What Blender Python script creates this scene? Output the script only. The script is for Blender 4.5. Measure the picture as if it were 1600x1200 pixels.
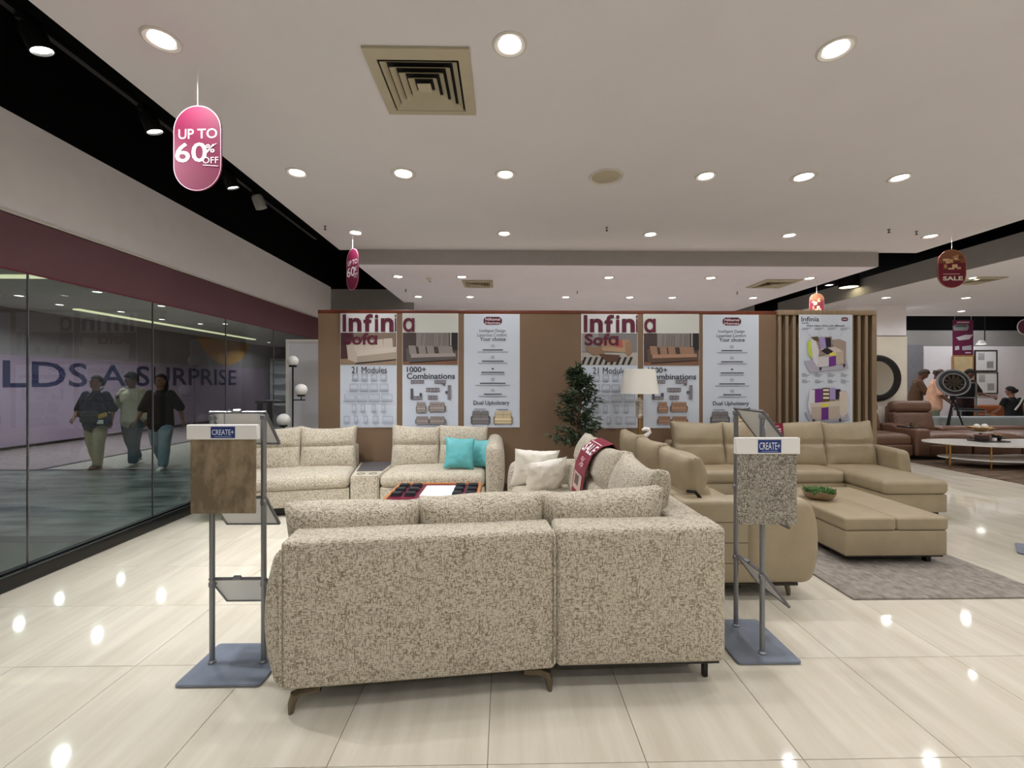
import bpy, bmesh, math, random
from mathutils import Vector, Matrix, noise

random.seed(7)
for o in list(bpy.data.objects): bpy.data.objects.remove(o)
scene = bpy.context.scene
C = scene.collection
PI = math.pi
def R(a): return math.radians(a)

# ------------------------------------------------------------------ camera, world, exposure
FPX, CAMH, HORIZ = 680.0, 1.5, 597.0
YAW = 12.0 / FPX
cd = bpy.data.cameras.new('camera'); cam = bpy.data.objects.new('camera', cd); C.objects.link(cam)
cd.sensor_width = 36.0; cd.sensor_fit = 'HORIZONTAL'; cd.lens = FPX / 1600 * 36
cd.shift_y = -(600 - HORIZ) / 1600; cd.clip_start = 0.05
cam.location = (0, 0, CAMH); cam.rotation_euler = (PI / 2, 0, -YAW)
scene.camera = cam
world = bpy.data.worlds.new('world'); scene.world = world; world.use_nodes = True
world.node_tree.nodes['Background'].inputs[0].default_value = (0.9, 0.92, 1, 1)
world.node_tree.nodes['Background'].inputs[1].default_value = 0.25
vs = scene.view_settings
vs.view_transform = 'Standard'; vs.look = 'None'; vs.exposure = 0.0; vs.gamma = 1.0; vs.use_curve_mapping = False
LAMP_W = 7.6          # watts of one recessed downlight of the shop
MALL_W = 38.0          # watts of one downlight of the corridor

def W(px, py, z=None, Y=None, X=None):
    """photo pixel -> point of the place, on a known height, depth or side plane"""
    u, v = (px - 800) / FPX, (py - HORIZ) / FPX
    c, s = math.cos(YAW), math.sin(YAW)
    d = (c * u + s, -s * u + c, -v)
    if z is not None: t = (z - CAMH) / d[2]
    elif Y is not None: t = Y / d[1]
    else: t = X / d[0]
    return Vector((d[0] * t, d[1] * t, CAMH + d[2] * t))

# ------------------------------------------------------------------ materials
def lin(c):
    return tuple(((x / 255) / 12.92 if x / 255 <= 0.04045 else ((x / 255 + 0.055) / 1.055) ** 2.4) for x in c) + (1,)
MATS = {}
def base_mat(name):
    m = bpy.data.materials.new(name); m.use_nodes = True
    nt = m.node_tree; b = nt.nodes['Principled BSDF']
    MATS[name] = m
    return m, nt, b
def N(nt, t, **kw):
    n = nt.nodes.new(t)
    for k, v in kw.items(): setattr(n, k, v)
    return n
def coords(nt, scale=(1, 1, 1), rand=False):
    tc = N(nt, 'ShaderNodeTexCoord'); mp = N(nt, 'ShaderNodeMapping')
    mp.inputs['Scale'].default_value = scale
    nt.links.new(tc.outputs['Object'], mp.inputs['Vector'])
    if rand:
        oi = N(nt, 'ShaderNodeObjectInfo'); mu = N(nt, 'ShaderNodeVectorMath', operation='MULTIPLY')
        mu.inputs[1].default_value = (37, 53, 91)
        nt.links.new(oi.outputs['Random'], mu.inputs[0]); nt.links.new(mu.outputs[0], mp.inputs['Location'])
    return mp.outputs[0]
def noise_n(nt, vec, scale=5, detail=3, rough=0.5):
    n = N(nt, 'ShaderNodeTexNoise'); n.inputs['Scale'].default_value = scale
    n.inputs['Detail'].default_value = detail; n.inputs['Roughness'].default_value = rough
    nt.links.new(vec, n.inputs['Vector']); return n.outputs['Fac']
def ramp(nt, fac, stops):
    r = N(nt, 'ShaderNodeValToRGB'); e = r.color_ramp.elements
    e[0].position, e[0].color = stops[0]; e[1].position, e[1].color = stops[-1]
    for p, c in stops[1:-1]:
        k = e.new(p); k.color = c
    nt.links.new(fac, r.inputs[0]); return r.outputs[0]
def bump(nt, b, fac, strength=0.2, dist=0.002):
    n = N(nt, 'ShaderNodeBump'); n.inputs['Strength'].default_value = strength; n.inputs['Distance'].default_value = dist
    nt.links.new(fac, n.inputs['Height']); nt.links.new(n.outputs[0], b.inputs['Normal'])
def mat(name, col, rough=0.5, metal=0.0, var=0.06, vs=6, bmp=0.0, bs=200, emit=0, coat=0, spec=None):
    """plain procedural material: colour with slight mottling, optional fine bump"""
    m, nt, b = base_mat(name)
    c = lin(col); vec = coords(nt)
    f = noise_n(nt, vec, vs, 4)
    lo = tuple(max(0, x * (1 - var)) for x in c[:3]) + (1,); hi = tuple(min(1, x * (1 + var)) for x in c[:3]) + (1,)
    nt.links.new(ramp(nt, f, [(0.3, lo), (0.7, hi)]), b.inputs['Base Color'])
    b.inputs['Roughness'].default_value = rough; b.inputs['Metallic'].default_value = metal
    if coat: b.inputs['Coat Weight'].default_value = coat
    if spec is not None: b.inputs['Specular IOR Level'].default_value = spec
    if bmp: bump(nt, b, noise_n(nt, vec, bs, 2), bmp)
    if emit:
        b.inputs['Emission Color'].default_value = c; b.inputs['Emission Strength'].default_value = emit
    return m
def fabric(name, base, dash, thr=0.56, scale=1.0, amt=1.0, rot=0):
    m, nt, b = base_mat(name)
    tc = N(nt, 'ShaderNodeTexCoord')
    def sc(v):
        mp = N(nt, 'ShaderNodeMapping'); mp.inputs['Scale'].default_value = [x * scale for x in v]
        nt.links.new(tc.outputs['Object'], mp.inputs['Vector']); return mp.outputs[0]
    fs = []
    for v in ((34, 150, 170), (150, 150, 38), (150, 34, 150)):
        f = noise_n(nt, sc(v), 1.0, 1.5, 0.4)
        fs.append(ramp(nt, f, [(thr, (0, 0, 0, 1)), (thr + 0.07, (1, 1, 1, 1))]))
    a = N(nt, 'ShaderNodeMath', operation='MAXIMUM'); nt.links.new(fs[0], a.inputs[0]); nt.links.new(fs[1], a.inputs[1])
    a2 = N(nt, 'ShaderNodeMath', operation='MULTIPLY_ADD'); nt.links.new(fs[2], a2.inputs[0]); a2.inputs[1].default_value = 0.35; nt.links.new(a.outputs[0], a2.inputs[2])
    big = noise_n(nt, sc((9, 9, 9)), 1.0, 3, 0.6)
    mu = N(nt, 'ShaderNodeMath', operation='MULTIPLY'); nt.links.new(a2.outputs[0], mu.inputs[0])
    nt.links.new(ramp(nt, big, [(0.3, (0.55 * amt,) * 3 + (1,)), (0.7, (0.85 * amt,) * 3 + (1,))]), mu.inputs[1])
    mu.use_clamp = True
    mx = N(nt, 'ShaderNodeMix', data_type='RGBA'); mx.inputs[6].default_value = lin(base); mx.inputs[7].default_value = lin(dash)
    nt.links.new(mu.outputs[0], mx.inputs[0]); nt.links.new(mx.outputs[2], b.inputs['Base Color'])
    b.inputs['Roughness'].default_value = 0.9; b.inputs['Sheen Weight'].default_value = 0.15
    b.inputs['Specular IOR Level'].default_value = 0.2
    bump(nt, b, noise_n(nt, sc((230, 230, 230)), 1.0, 2), 0.35, 0.002)
    return m
def leather(name, col, rough=0.42):
    m, nt, b = base_mat(name)
    c = lin(col); vec = coords(nt)
    f = noise_n(nt, vec, 7, 4)
    nt.links.new(ramp(nt, f, [(0.3, tuple(x * .92 for x in c[:3]) + (1,)), (0.7, tuple(x * 1.06 for x in c[:3]) + (1,))]), b.inputs['Base Color'])
    b.inputs['Roughness'].default_value = rough
    v = N(nt, 'ShaderNodeTexVoronoi'); v.inputs['Scale'].default_value = 260; nt.links.new(vec, v.inputs['Vector'])
    bump(nt, b, v.outputs['Distance'], 0.12, 0.001)
    return m
def streak(name, c0, c1, scale, rough, rand=False, detail=4, coat=0):
    m, nt, b = base_mat(name)
    vec = coords(nt, scale, rand)
    f = noise_n(nt, vec, 1.0, detail, 0.6)
    nt.links.new(ramp(nt, f, [(0.32, lin(c0)), (0.68, lin(c1))]), b.inputs['Base Color'])
    b.inputs['Roughness'].default_value = rough; b.inputs['Coat Weight'].default_value = coat
    return m
def printed(name='print'):
    m, nt, b = base_mat(name)
    a = N(nt, 'ShaderNodeVertexColor'); a.layer_name = 'ink'
    nt.links.new(a.outputs[0], b.inputs['Base Color']); b.inputs['Roughness'].default_value = 0.65
    return m
def glass_mat(name, tint=(200, 208, 206), ior=1.5):
    m, nt, b = base_mat(name); nt.nodes.remove(b)
    out = nt.nodes['Material Output']
    tr = N(nt, 'ShaderNodeBsdfTransparent'); tr.inputs[0].default_value = lin(tint)
    gl = N(nt, 'ShaderNodeBsdfGlossy'); gl.inputs['Roughness'].default_value = 0.01
    fr = N(nt, 'ShaderNodeFresnel'); fr.inputs[0].default_value = ior
    mx = N(nt, 'ShaderNodeMixShader')
    ge = N(nt, 'ShaderNodeNewGeometry'); su = N(nt, 'ShaderNodeMath', operation='SUBTRACT'); su.inputs[0].default_value = 1.0
    ml = N(nt, 'ShaderNodeMath', operation='MULTIPLY')       # only the outer face of the sheet reflects
    nt.links.new(ge.outputs['Backfacing'], su.inputs[1]); nt.links.new(su.outputs[0], ml.inputs[0]); nt.links.new(fr.outputs[0], ml.inputs[1])
    nt.links.new(ml.outputs[0], mx.inputs[0]); nt.links.new(tr.outputs[0], mx.inputs[1]); nt.links.new(gl.outputs[0], mx.inputs[2])
    nt.links.new(mx.outputs[0], out.inputs[0]); return m
def emit_mat(name, col, s):
    m, nt, b = base_mat(name)
    b.inputs['Base Color'].default_value = lin(col); b.inputs['Emission Color'].default_value = lin(col)
    b.inputs['Emission Strength'].default_value = s; return m
def patchy(name, c0, c1, scale, rough, lo=0.4, hi=0.6, bmp=0):
    m, nt, b = base_mat(name); vec = coords(nt, scale)
    f = noise_n(nt, vec, 1.0, 5, 0.65)
    nt.links.new(ramp(nt, f, [(lo, lin(c0)), (hi, lin(c1))]), b.inputs['Base Color']); b.inputs['Roughness'].default_value = rough
    if bmp: bump(nt, b, noise_n(nt, coords(nt, (160, 160, 160)), 1.0, 2), bmp, 0.006)
    return m

mat('white_paint', (244, 240, 244), 0.75, var=0.02)
mat('ceiling_paint', (226, 222, 226), 0.8, var=0.015, vs=2)
mat('lower_ceiling_paint', (236, 230, 242), 0.8, var=0.015, vs=2)
mat('cream_paint', (228, 220, 204), 0.7, var=0.02)
mat('grey_paint', (150, 148, 146), 0.8, var=0.03)
mat('band_paint_shade', (166, 162, 162), 0.8, var=0.03)
mat('black_paint', (5, 5, 6), 0.9, var=0.2, spec=0.1)
mat('black_metal', (16, 16, 18), 0.4, 0.3)
mat('black_trim', (20, 19, 19), 0.35)
mat('maroon_film', (104, 66, 74), 0.35, var=0.08, vs=1)
mat('brown_board', (124, 100, 78), 0.5, var=0.04, vs=2)
mat('red_wood', (104, 50, 32), 0.35, var=0.2, vs=8)
mat('dark_board', (70, 55, 42), 0.6)
streak('slat_wood', (128, 108, 84), (152, 130, 104), (30, 30, 1.2), 0.55)
streak('floor_tile', (203, 195, 177), (221, 214, 198), (9, 0.9, 1), 0.055, rand=True)
mat('grout', (140, 128, 108), 0.8)
streak('mall_marble', (40, 48, 48), (150, 156, 150), (1.3, 5.5, 1), 0.28, detail=7)
mat('mall_pale_floor', (176, 170, 160), 0.2, var=0.05)
mat('mall_pink_floor', (150, 134, 136), 0.2, var=0.05)
mat('mall_green_floor', (120, 126, 112), 0.2, var=0.05)
mat('mall_ceiling_paint', (190, 190, 178), 0.8)
glass_mat('glass'); glass_mat('clear_acrylic', (225, 228, 230), 1.3)
printed()
fabric('weave', (210, 202, 184), (116, 100, 76), 0.54, 1.4)
fabric('swatch_weave', (186, 180, 168), (84, 76, 64), 0.51, 1.9)
leather('leather', (162, 147, 120)); leather('leather_brown', (108, 78, 62), 0.4); leather('leather_orange', (150, 84, 38))
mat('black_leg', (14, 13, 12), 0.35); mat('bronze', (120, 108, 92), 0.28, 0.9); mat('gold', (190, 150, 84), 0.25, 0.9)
mat('steel', (140, 142, 146), 0.38, 0.7); mat('plate_steel', (128, 136, 150), 0.45, 0.35, var=0.12, vs=9)
mat('zip_dark', (70, 60, 46), 0.6)
mat('white_plastic', (238, 236, 232), 0.35, var=0.02); mat('paper', (240, 240, 240), 0.6, var=0.02)
mat('frame_grey', (112, 112, 116), 0.4, 0.5)
patchy('swatch_velvet', (112, 96, 74), (156, 138, 112), (6, 6, 3.2), 0.7, 0.44, 0.6)
mat('turquoise', (94, 176, 180), 0.5, var=0.1); mat('pillow_white', (240, 236, 226), 0.8, var=0.03, bmp=0.5, bs=30)
mat('sale_red', (128, 10, 42), 0.5); mat('wood_orange', (184, 122, 70), 0.4, var=0.15)
mat('maroon_top', (100, 20, 44), 0.4); mat('sample_black', (26, 28, 34), 0.5)
patchy('rug_grey', (122, 114, 106), (170, 162, 152), (22, 15, 15), 0.95, 0.3, 0.7, 1.0)
patchy('rug_brown', (66, 52, 42), (120, 98, 78), (3, 9, 5), 0.95, 0.35, 0.65, 0.6)
mat('lamp_shade', (236, 234, 224), 0.8, var=0.02); mat('crystal', (206, 198, 186), 0.15, 0.4, var=0.3, vs=40)
mat('leaf', (66, 84, 62), 0.5, var=0.5, vs=20); mat('leaf_light', (84, 122, 66), 0.5, var=0.4, vs=40); mat('bark', (84, 66, 50), 0.8)
mat('ceramic', (236, 232, 228), 0.25, var=0.02); mat('bowl_beige', (150, 128, 98), 0.5, var=0.15, vs=20); mat('pot', (60, 56, 52), 0.6)
mat('globe', (232, 230, 226), 0.3, var=0.02); mat('panel_white', (226, 226, 234), 0.5, var=0.02)
mat('vent_metal', (186, 176, 152), 0.5, var=0.05); mat('vent_dark', (10, 10, 10), 0.8)
emit_mat('lens', (255, 252, 246), 14); emit_mat('cove', (250, 244, 200), 1.6); emit_mat('lens_warm', (255, 240, 190), 6)
mat('lamp_trim', (214, 208, 202), 0.35)
mat('mirror', (230, 230, 230), 0.02, 1.0, var=0.0); mat('blue_grey', (140, 146, 146), 0.8)
mat('marble_white', (232, 230, 224), 0.15, var=0.03); mat('dark_tray', (40, 30, 26), 0.4)
mat('dark_bronze', (62, 52, 40), 0.4, 0.5, var=0.4, vs=20)
mat('hoarding', (158, 136, 158), 0.55, var=0.06, vs=0.4); mat('hoarding_top', (140, 130, 134), 0.55, var=0.06, vs=0.4)
mat('navy_letter', (38, 38, 78), 0.5); mat('orange_disc', (196, 140, 74), 0.5)
mat('banner_purple', (104, 26, 70), 0.5); mat('grey_wall', (128, 128, 134), 0.7)
mat('wood_panel', (206, 184, 140), 0.5, var=0.12, vs=5)
SK = {'tan': (150, 104, 80), 'brown': (112, 74, 56), 'deep': (92, 60, 46)}
for k, c in SK.items(): mat('skin_' + k, c, 0.55)
for k, c in {'navy': (36, 42, 56), 'cream': (206, 198, 172), 'black': (17, 17, 20), 'beige': (182, 172, 144), 'jeans': (70, 92, 106),
             'jeans_light': (128, 152, 166), 'brownshirt': (92, 66, 46), 'pink': (222, 172, 144), 'greytrouser': (112, 120, 104),
             'maroon': (46, 18, 28), 'hair': (20, 16, 15), 'hair_grey': (62, 52, 46), 'white': (226, 224, 218), 'bag_grey': (62, 62, 58),
             'yellow': (206, 170, 70), 'purplebag': (96, 66, 74)}.items():
    mat('cloth_' + k, c, 0.85, var=0.14, vs=9)
# ------------------------------------------------------------------ object helpers
def tag(o, label=None, cat=None, group=None, kind=None):
    if label: o['label'] = label
    if cat: o['category'] = cat
    if group: o['group'] = group
    if kind: o['kind'] = kind
    return o
def finish(me, angle=38):
    me.polygons.foreach_set('use_smooth', [True] * len(me.polygons))
    me.set_sharp_from_angle(angle=R(angle)); me.update()
def obj(name, bm, m, parent=None, M=None, angle=38, loc=None):
    """link a bmesh (or mesh) as one object"""
    if isinstance(bm, bmesh.types.BMesh):
        if M is not None: bm.transform(M)
        bmesh.ops.recalc_face_normals(bm, faces=bm.faces)
        me = bpy.data.meshes.new(name); bm.to_mesh(me); bm.free(); finish(me, angle)
    else: me = bm
    if m and not me.materials: me.materials.append(MATS[m])
    o = bpy.data.objects.new(name, me); C.objects.link(o)
    if parent: o.parent = parent
    if loc is not None: o.location = loc
    return o
def empty(name, loc, rz=0, label=None, cat=None, group=None):
    o = bpy.data.objects.new(name, None); C.objects.link(o); o.empty_display_size = 0.1
    o.location = loc; o.rotation_euler = (0, 0, rz)
    return tag(o, label, cat, group)
def T(x=0, y=0, z=0): return Matrix.Translation((x, y, z))
def RZ(a): return Matrix.Rotation(R(a), 4, 'Z')
def RX(a): return Matrix.Rotation(R(a), 4, 'X')
def RY(a): return Matrix.Rotation(R(a), 4, 'Y')
def add(bm, other, M=None):
    if M is not None: other.transform(M)
    me = bpy.data.meshes.new('tmp'); other.to_mesh(me); other.free(); bm.from_mesh(me); bpy.data.meshes.remove(me); return bm

def box(x0, x1, y0, y1, z0, z1, bev=0.0, seg=2):
    bm = bmesh.new(); bmesh.ops.create_cube(bm, size=1)
    bmesh.ops.scale(bm, vec=(x1 - x0, y1 - y0, z1 - z0), verts=bm.verts)
    bmesh.ops.translate(bm, vec=((x0 + x1) / 2, (y0 + y1) / 2, (z0 + z1) / 2), verts=bm.verts)
    if bev: bmesh.ops.bevel(bm, geom=list(bm.edges), offset=bev, segments=seg, affect='EDGES', profile=0.5)
    return bm
def axis_list(half, r, n):
    inner = half - r
    a = [inner + r * math.tan(R(t)) for t in (15, 30, 45)]
    mid = [-inner + 2 * inner * i / n for i in range(n + 1)]
    return [-v for v in reversed(a)] + mid + a
def softbox(w, d, h, r, fn=None, n=(8, 8, 4)):
    """rounded box centred on the origin; fn(p) moves vertices (puffing, creases)"""
    r = min(r, w * .49, d * .49, h * .49)
    ax = [axis_list(s / 2, r, k) for s, k in zip((w, d, h), n)]
    inn = (w / 2 - r, d / 2 - r, h / 2 - r)
    bm = bmesh.new(); V = {}
    def vert(i, j, k):
        key = (i, j, k)
        if key not in V:
            p = Vector((ax[0][i], ax[1][j], ax[2][k]))
            q = Vector([max(-a, min(a, c)) for a, c in zip(inn, p)])
            dd = p - q
            if dd.length > 1e-9: p = q + dd.normalized() * r
            if fn: p = Vector(fn(p))
            V[key] = bm.verts.new(p)
        return V[key]
    nx, ny, nz = [len(a) - 1 for a in ax]
    for i in range(nx):
        for j in range(ny):
            for k in (0, nz): bm.faces.new((vert(i, j, k), vert(i + 1, j, k), vert(i + 1, j + 1, k), vert(i, j + 1, k)))
    for i in range(nx):
        for k in range(nz):
            for j in (0, ny): bm.faces.new((vert(i, j, k), vert(i + 1, j, k), vert(i + 1, j, k + 1), vert(i, j, k + 1)))
    for j in range(ny):
        for k in range(nz):
            for i in (0, nx): bm.faces.new((vert(i, j, k), vert(i, j + 1, k), vert(i, j + 1, k + 1), vert(i, j, k + 1)))
    return bm
def seat(w, d, h, r=0.05, puff=0.025):
    def fn(p):
        if p.z > 0: p.z += puff * max(0, 1 - (2 * p.x / w) ** 4) * max(0, 1 - (2 * p.y / d) ** 4)
        return p
    return softbox(w, d, h, r, fn, (10, 8, 2))
def backcushion(w, h, t, crease=0.1, seed=0):
    """upright cushion, x width, y thickness, z height; a pleat below the head part"""
    zc = h * crease
    def fn(p):
        u, v = 2 * p.x / w, 2 * p.z / h
        edge = max(0.0, 1 - abs(u) ** 3.5) ** .5 * max(0.0, 1 - abs(v) ** 4) ** .5
        k = 0.24 + 0.92 * edge
        g = 1 - 0.34 * math.exp(-((p.z - zc) / 0.022) ** 2)
        if p.y < 0: k *= g
        nz = noise.noise(Vector((p.x * 5 + seed * 7, p.y * 3, p.z * 6))) * 0.012
        ear = abs(u * v) ** 5
        return Vector((p.x * (1 - 0.03 * (1 - abs(v)) + .035 * ear), p.y * k + nz, p.z + 0.012 * math.sin(u * 2.2 + seed) * v + math.copysign(.028 * ear, v)))
    bm = softbox(w, t, h, 0.03, fn, (16, 3, 18))
    rim = [(-w / 2 + .012, -h / 2 + .012), (w / 2 - .012, -h / 2 + .012), (w / 2 - .012, h / 2 - .012), (-w / 2 + .012, h / 2 - .012)]
    pts = []
    for (x0, z0), (x1, z1) in zip(rim, rim[1:] + rim[:1]):
        for i in range(12):
            q = fn(Vector((x0 + (x1 - x0) * i / 12, 0, z0 + (z1 - z0) * i / 12))); pts.append(Vector((q.x * 1.012, q.y, q.z * 1.012)))
    add(bm, tube(pts + [pts[0]], .009, 6))           # welted seam all round
    return bm
def pillow(w, h, t, seed=0, n=16, wr=0.006):
    bm = bmesh.new(); rows = {}
    for s in (1, -1):
        for i in range(n + 1):
            for j in range(n + 1):
                u, v = -1 + 2 * i / n, -1 + 2 * j / n
                rim = i in (0, n) or j in (0, n)
                if s < 0 and rim: rows[(s, i, j)] = rows[(1, i, j)]; continue
                x = w / 2 * u * (1 - 0.09 * (1 - v * v)); z = h / 2 * v * (1 - 0.09 * (1 - u * u))
                th = t / 2 * (max(0, (1 - u * u)) * max(0, (1 - v * v))) ** 0.42
                th += wr * (noise.noise(Vector((u * 3 + seed, v * 3, s))) + .6 * noise.noise(Vector((u * 7 + v * 4 + seed, v * 6 - u * 3, s)))) * (0 if rim else 1)
                rows[(s, i, j)] = bm.verts.new((x, s * th, z))
    for s in (1, -1):
        for i in range(n):
            for j in range(n): bm.faces.new([rows[(s, a, b)] for a, b in ((i, j), (i + 1, j), (i + 1, j + 1), (i, j + 1))])
    return bm
def tube(pts, rad, seg=10, cap=True, flat=1.0):
    """tube through points; rad one value or one per point"""
    pts = [Vector(p) for p in pts]; rs = rad if isinstance(rad, (list, tuple)) else [rad] * len(pts)
    bm = bmesh.new(); rings = []; prev = None
    for i, p in enumerate(pts):
        t = (pts[min(i + 1, len(pts) - 1)] - pts[max(i - 1, 0)]).normalized()
        a = prev if prev is not None else (Vector((1, 0, 0)) if abs(t.x) < .9 else Vector((0, 1, 0)))
        a = (a - t * a.dot(t)).normalized(); b = t.cross(a); prev = a
        rings.append([bm.verts.new(p + (a * math.cos(2 * PI * k / seg) + b * flat * math.sin(2 * PI * k / seg)) * rs[i]) for k in range(seg)])
    for r0, r1 in zip(rings, rings[1:]):
        for k in range(seg): bm.faces.new((r0[k], r0[(k + 1) % seg], r1[(k + 1) % seg], r1[k]))
    if cap: bm.faces.new(rings[0][::-1]); bm.faces.new(rings[-1])
    return bm
def lathe(prof, seg=24, closed=False):
    bm = bmesh.new(); rings = []
    for r, z in prof:
        rings.append([bm.verts.new((max(r, 1e-4) * math.cos(2 * PI * k / seg), max(r, 1e-4) * math.sin(2 * PI * k / seg), z)) for k in range(seg)])
    pr = list(zip(rings, rings[1:])) + ([(rings[-1], rings[0])] if closed else [])
    for r0, r1 in pr:
        for k in range(seg): bm.faces.new((r0[k], r0[(k + 1) % seg], r1[(k + 1) % seg], r1[k]))
    bmesh.ops.remove_doubles(bm, verts=bm.verts, dist=2e-4)
    return bm
def ball(rx, ry, rz, c=(0, 0, 0), u=16, v=10):
    bm = bmesh.new(); bmesh.ops.create_uvsphere(bm, u_segments=u, v_segments=v, radius=1)
    bmesh.ops.scale(bm, vec=(rx, ry, rz), verts=bm.verts); bmesh.ops.translate(bm, vec=c, verts=bm.verts); return bm
def prism(poly, z0, z1, bev=0):
    bm = bmesh.new(); lo = [bm.verts.new((x, y, z0)) for x, y in poly]; hi = [bm.verts.new((x, y, z1)) for x, y in poly]
    n = len(poly); bm.faces.new(lo[::-1]); bm.faces.new(hi)
    for k in range(n): bm.faces.new((lo[k], lo[(k + 1) % n], hi[(k + 1) % n], hi[k]))
    if bev: bmesh.ops.bevel(bm, geom=list(bm.edges), offset=bev, segments=2, affect='EDGES')
    return bm
def rrect(w, h, r, n=8):
    pts = []
    for cx, cy, a0 in ((w / 2 - r, h / 2 - r, 0), (-w / 2 + r, h / 2 - r, 90), (-w / 2 + r, -h / 2 + r, 180), (w / 2 - r, -h / 2 + r, 270)):
        for k in range(n + 1):
            a = R(a0 + 90 * k / n); pts.append((cx + r * math.cos(a), cy + r * math.sin(a)))
    return pts
def circle(r, n=32, cx=0, cy=0): return [(cx + r * math.cos(2 * PI * k / n), cy + r * math.sin(2 * PI * k / n)) for k in range(n)]

# ------------------------------------------------------------------ flat print: coloured shapes and lettering in thin layers
TEXT = {}
def text_mesh(s, bold=0.0):
    if (s, bold) not in TEXT:
        cu = bpy.data.curves.new('t', 'FONT'); cu.body = s; cu.size = 1; cu.offset = bold; cu.resolution_u = 3
        ob = bpy.data.objects.new('t', cu); me = bpy.data.meshes.new_from_object(ob)
        vsx = [tuple(v.co[:2]) for v in me.vertices]; fs = [tuple(p.vertices) for p in me.polygons]
        bpy.data.objects.remove(ob); bpy.data.curves.remove(cu); bpy.data.meshes.remove(me)
        TEXT[(s, bold)] = (vsx, fs)
    return TEXT[(s, bold)]
class Print:
    """polygons in (a, b) page coordinates; fmap turns them into local (x, z); faces towards -y"""
    def __init__(self, fmap, y=0.0, step=0.0004): self.f, self.y, self.step = fmap, y, step; self.v, self.p, self.c = [], [], []; self.n = 0
    def layer(self): self.n += 1; return self.y - self.step * self.n
    def poly(self, pts, col, lay=None):
        y = self.layer() if lay is None else lay
        i0 = len(self.v)
        for a, b in pts:
            x, z = self.f(a, b); self.v.append((x, y, z))
        self.p.append(tuple(range(i0, i0 + len(pts)))); self.c.append(col)
    def rect(self, x0, y0, x1, y1, col, lay=None): self.poly([(x0, y0), (x1, y0), (x1, y1), (x0, y1)], col, lay)
    def line(self, x0, y0, x1, y1, w, col):
        dx, dy = x1 - x0, y1 - y0; L = math.hypot(dx, dy); nx, ny = -dy / L * w / 2, dx / L * w / 2
        self.poly([(x0 + nx, y0 + ny), (x1 + nx, y1 + ny), (x1 - nx, y1 - ny), (x0 - nx, y0 - ny)], col)
    def frame(self, x0, y0, x1, y1, w, col):
        for a in ((x0, y0, x1, y0), (x1, y0, x1, y1), (x1, y1, x0, y1), (x0, y1, x0, y0)): self.line(*a, w, col)
    def text(self, s, x0, y0, x1, y1, col, bold=0.0):
        """lettering fitted into the page rectangle (y0 = top edge of the page rectangle)"""
        vsx, fs = text_mesh(s, bold)
        ax, bx = min(v[0] for v in vsx), max(v[0] for v in vsx); ay, by = min(v[1] for v in vsx), max(v[1] for v in vsx)
        y = self.layer(); i0 = len(self.v)
        for a, b in vsx:
            x, z = self.f(x0 + (a - ax) / (bx - ax) * (x1 - x0), y1 + (b - ay) / (by - ay) * (y0 - y1)); self.v.append((x, y, z))
        for f in fs: self.p.append(tuple(i0 + k for k in f)); self.c.append(col)
    def build(self, parent, name='print'):
        me = bpy.data.meshes.new(name); me.from_pydata(self.v, [], self.p)
        at = me.color_attributes.new('ink', 'FLOAT_COLOR', 'CORNER')
        for pl, c in zip(me.polygons, self.c):
            lc = lin(c)
            for li in pl.loop_indices: at.data[li].color = lc
        me.materials.append(MATS['print'])
        o = bpy.data.objects.new(name, me); C.objects.link(o); o.parent = parent; return o
    def sofa(self, x0, y0, x1, y1, col, seats=3, dark=None):
        """little printed sofa"""
        d = dark or tuple(int(c * .7) for c in col); w, h = x1 - x0, y1 - y0
        l2 = tuple(min(255, int(c * 1.15)) for c in col)
        self.poly([(x0 + w * .02, y0 + h * .45), (x0 + w * .12, y0 + h * .28), (x0 + w * .12, y1 - h * .1), (x0 + w * .03, y1 - h * .1)], d)
        self.poly([(x1 - w * .02, y0 + h * .45), (x1 - w * .12, y0 + h * .28), (x1 - w * .12, y1 - h * .1), (x1 - w * .03, y1 - h * .1)], d)
        self.rect(x0 + w * .1, y0 + h * .1, x1 - w * .1, y0 + h * .6, d)
        for k in range(seats):
            a = x0 + w * (.11 + .78 * k / seats); b = x0 + w * (.11 + .78 * (k + 1) / seats)
            self.rect(a + w * .01, y0, b - w * .01, y0 + h * .52, col)
            self.line(a + w * .01, y0 + h * .26, b - w * .01, y0 + h * .26, h * .03, d)
        self.rect(x0 + w * .1, y0 + h * .52, x1 - w * .1, y0 + h * .68, l2)
        self.rect(x0 + w * .1, y0 + h * .68, x1 - w * .1, y1 - h * .1, col)
        self.line(x0 + w * .1, y0 + h * .69, x1 - w * .1, y0 + h * .69, h * .04, d)
        for a in (x0 + w * .12, x1 - w * .14): self.rect(a, y1 - h * .1, a + w * .03, y1, (40, 36, 34))

def ordinal(k): return ['first', 'second', 'third', 'fourth', 'fifth', 'sixth', 'seventh', 'eighth', 'ninth', 'tenth'][k]
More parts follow.
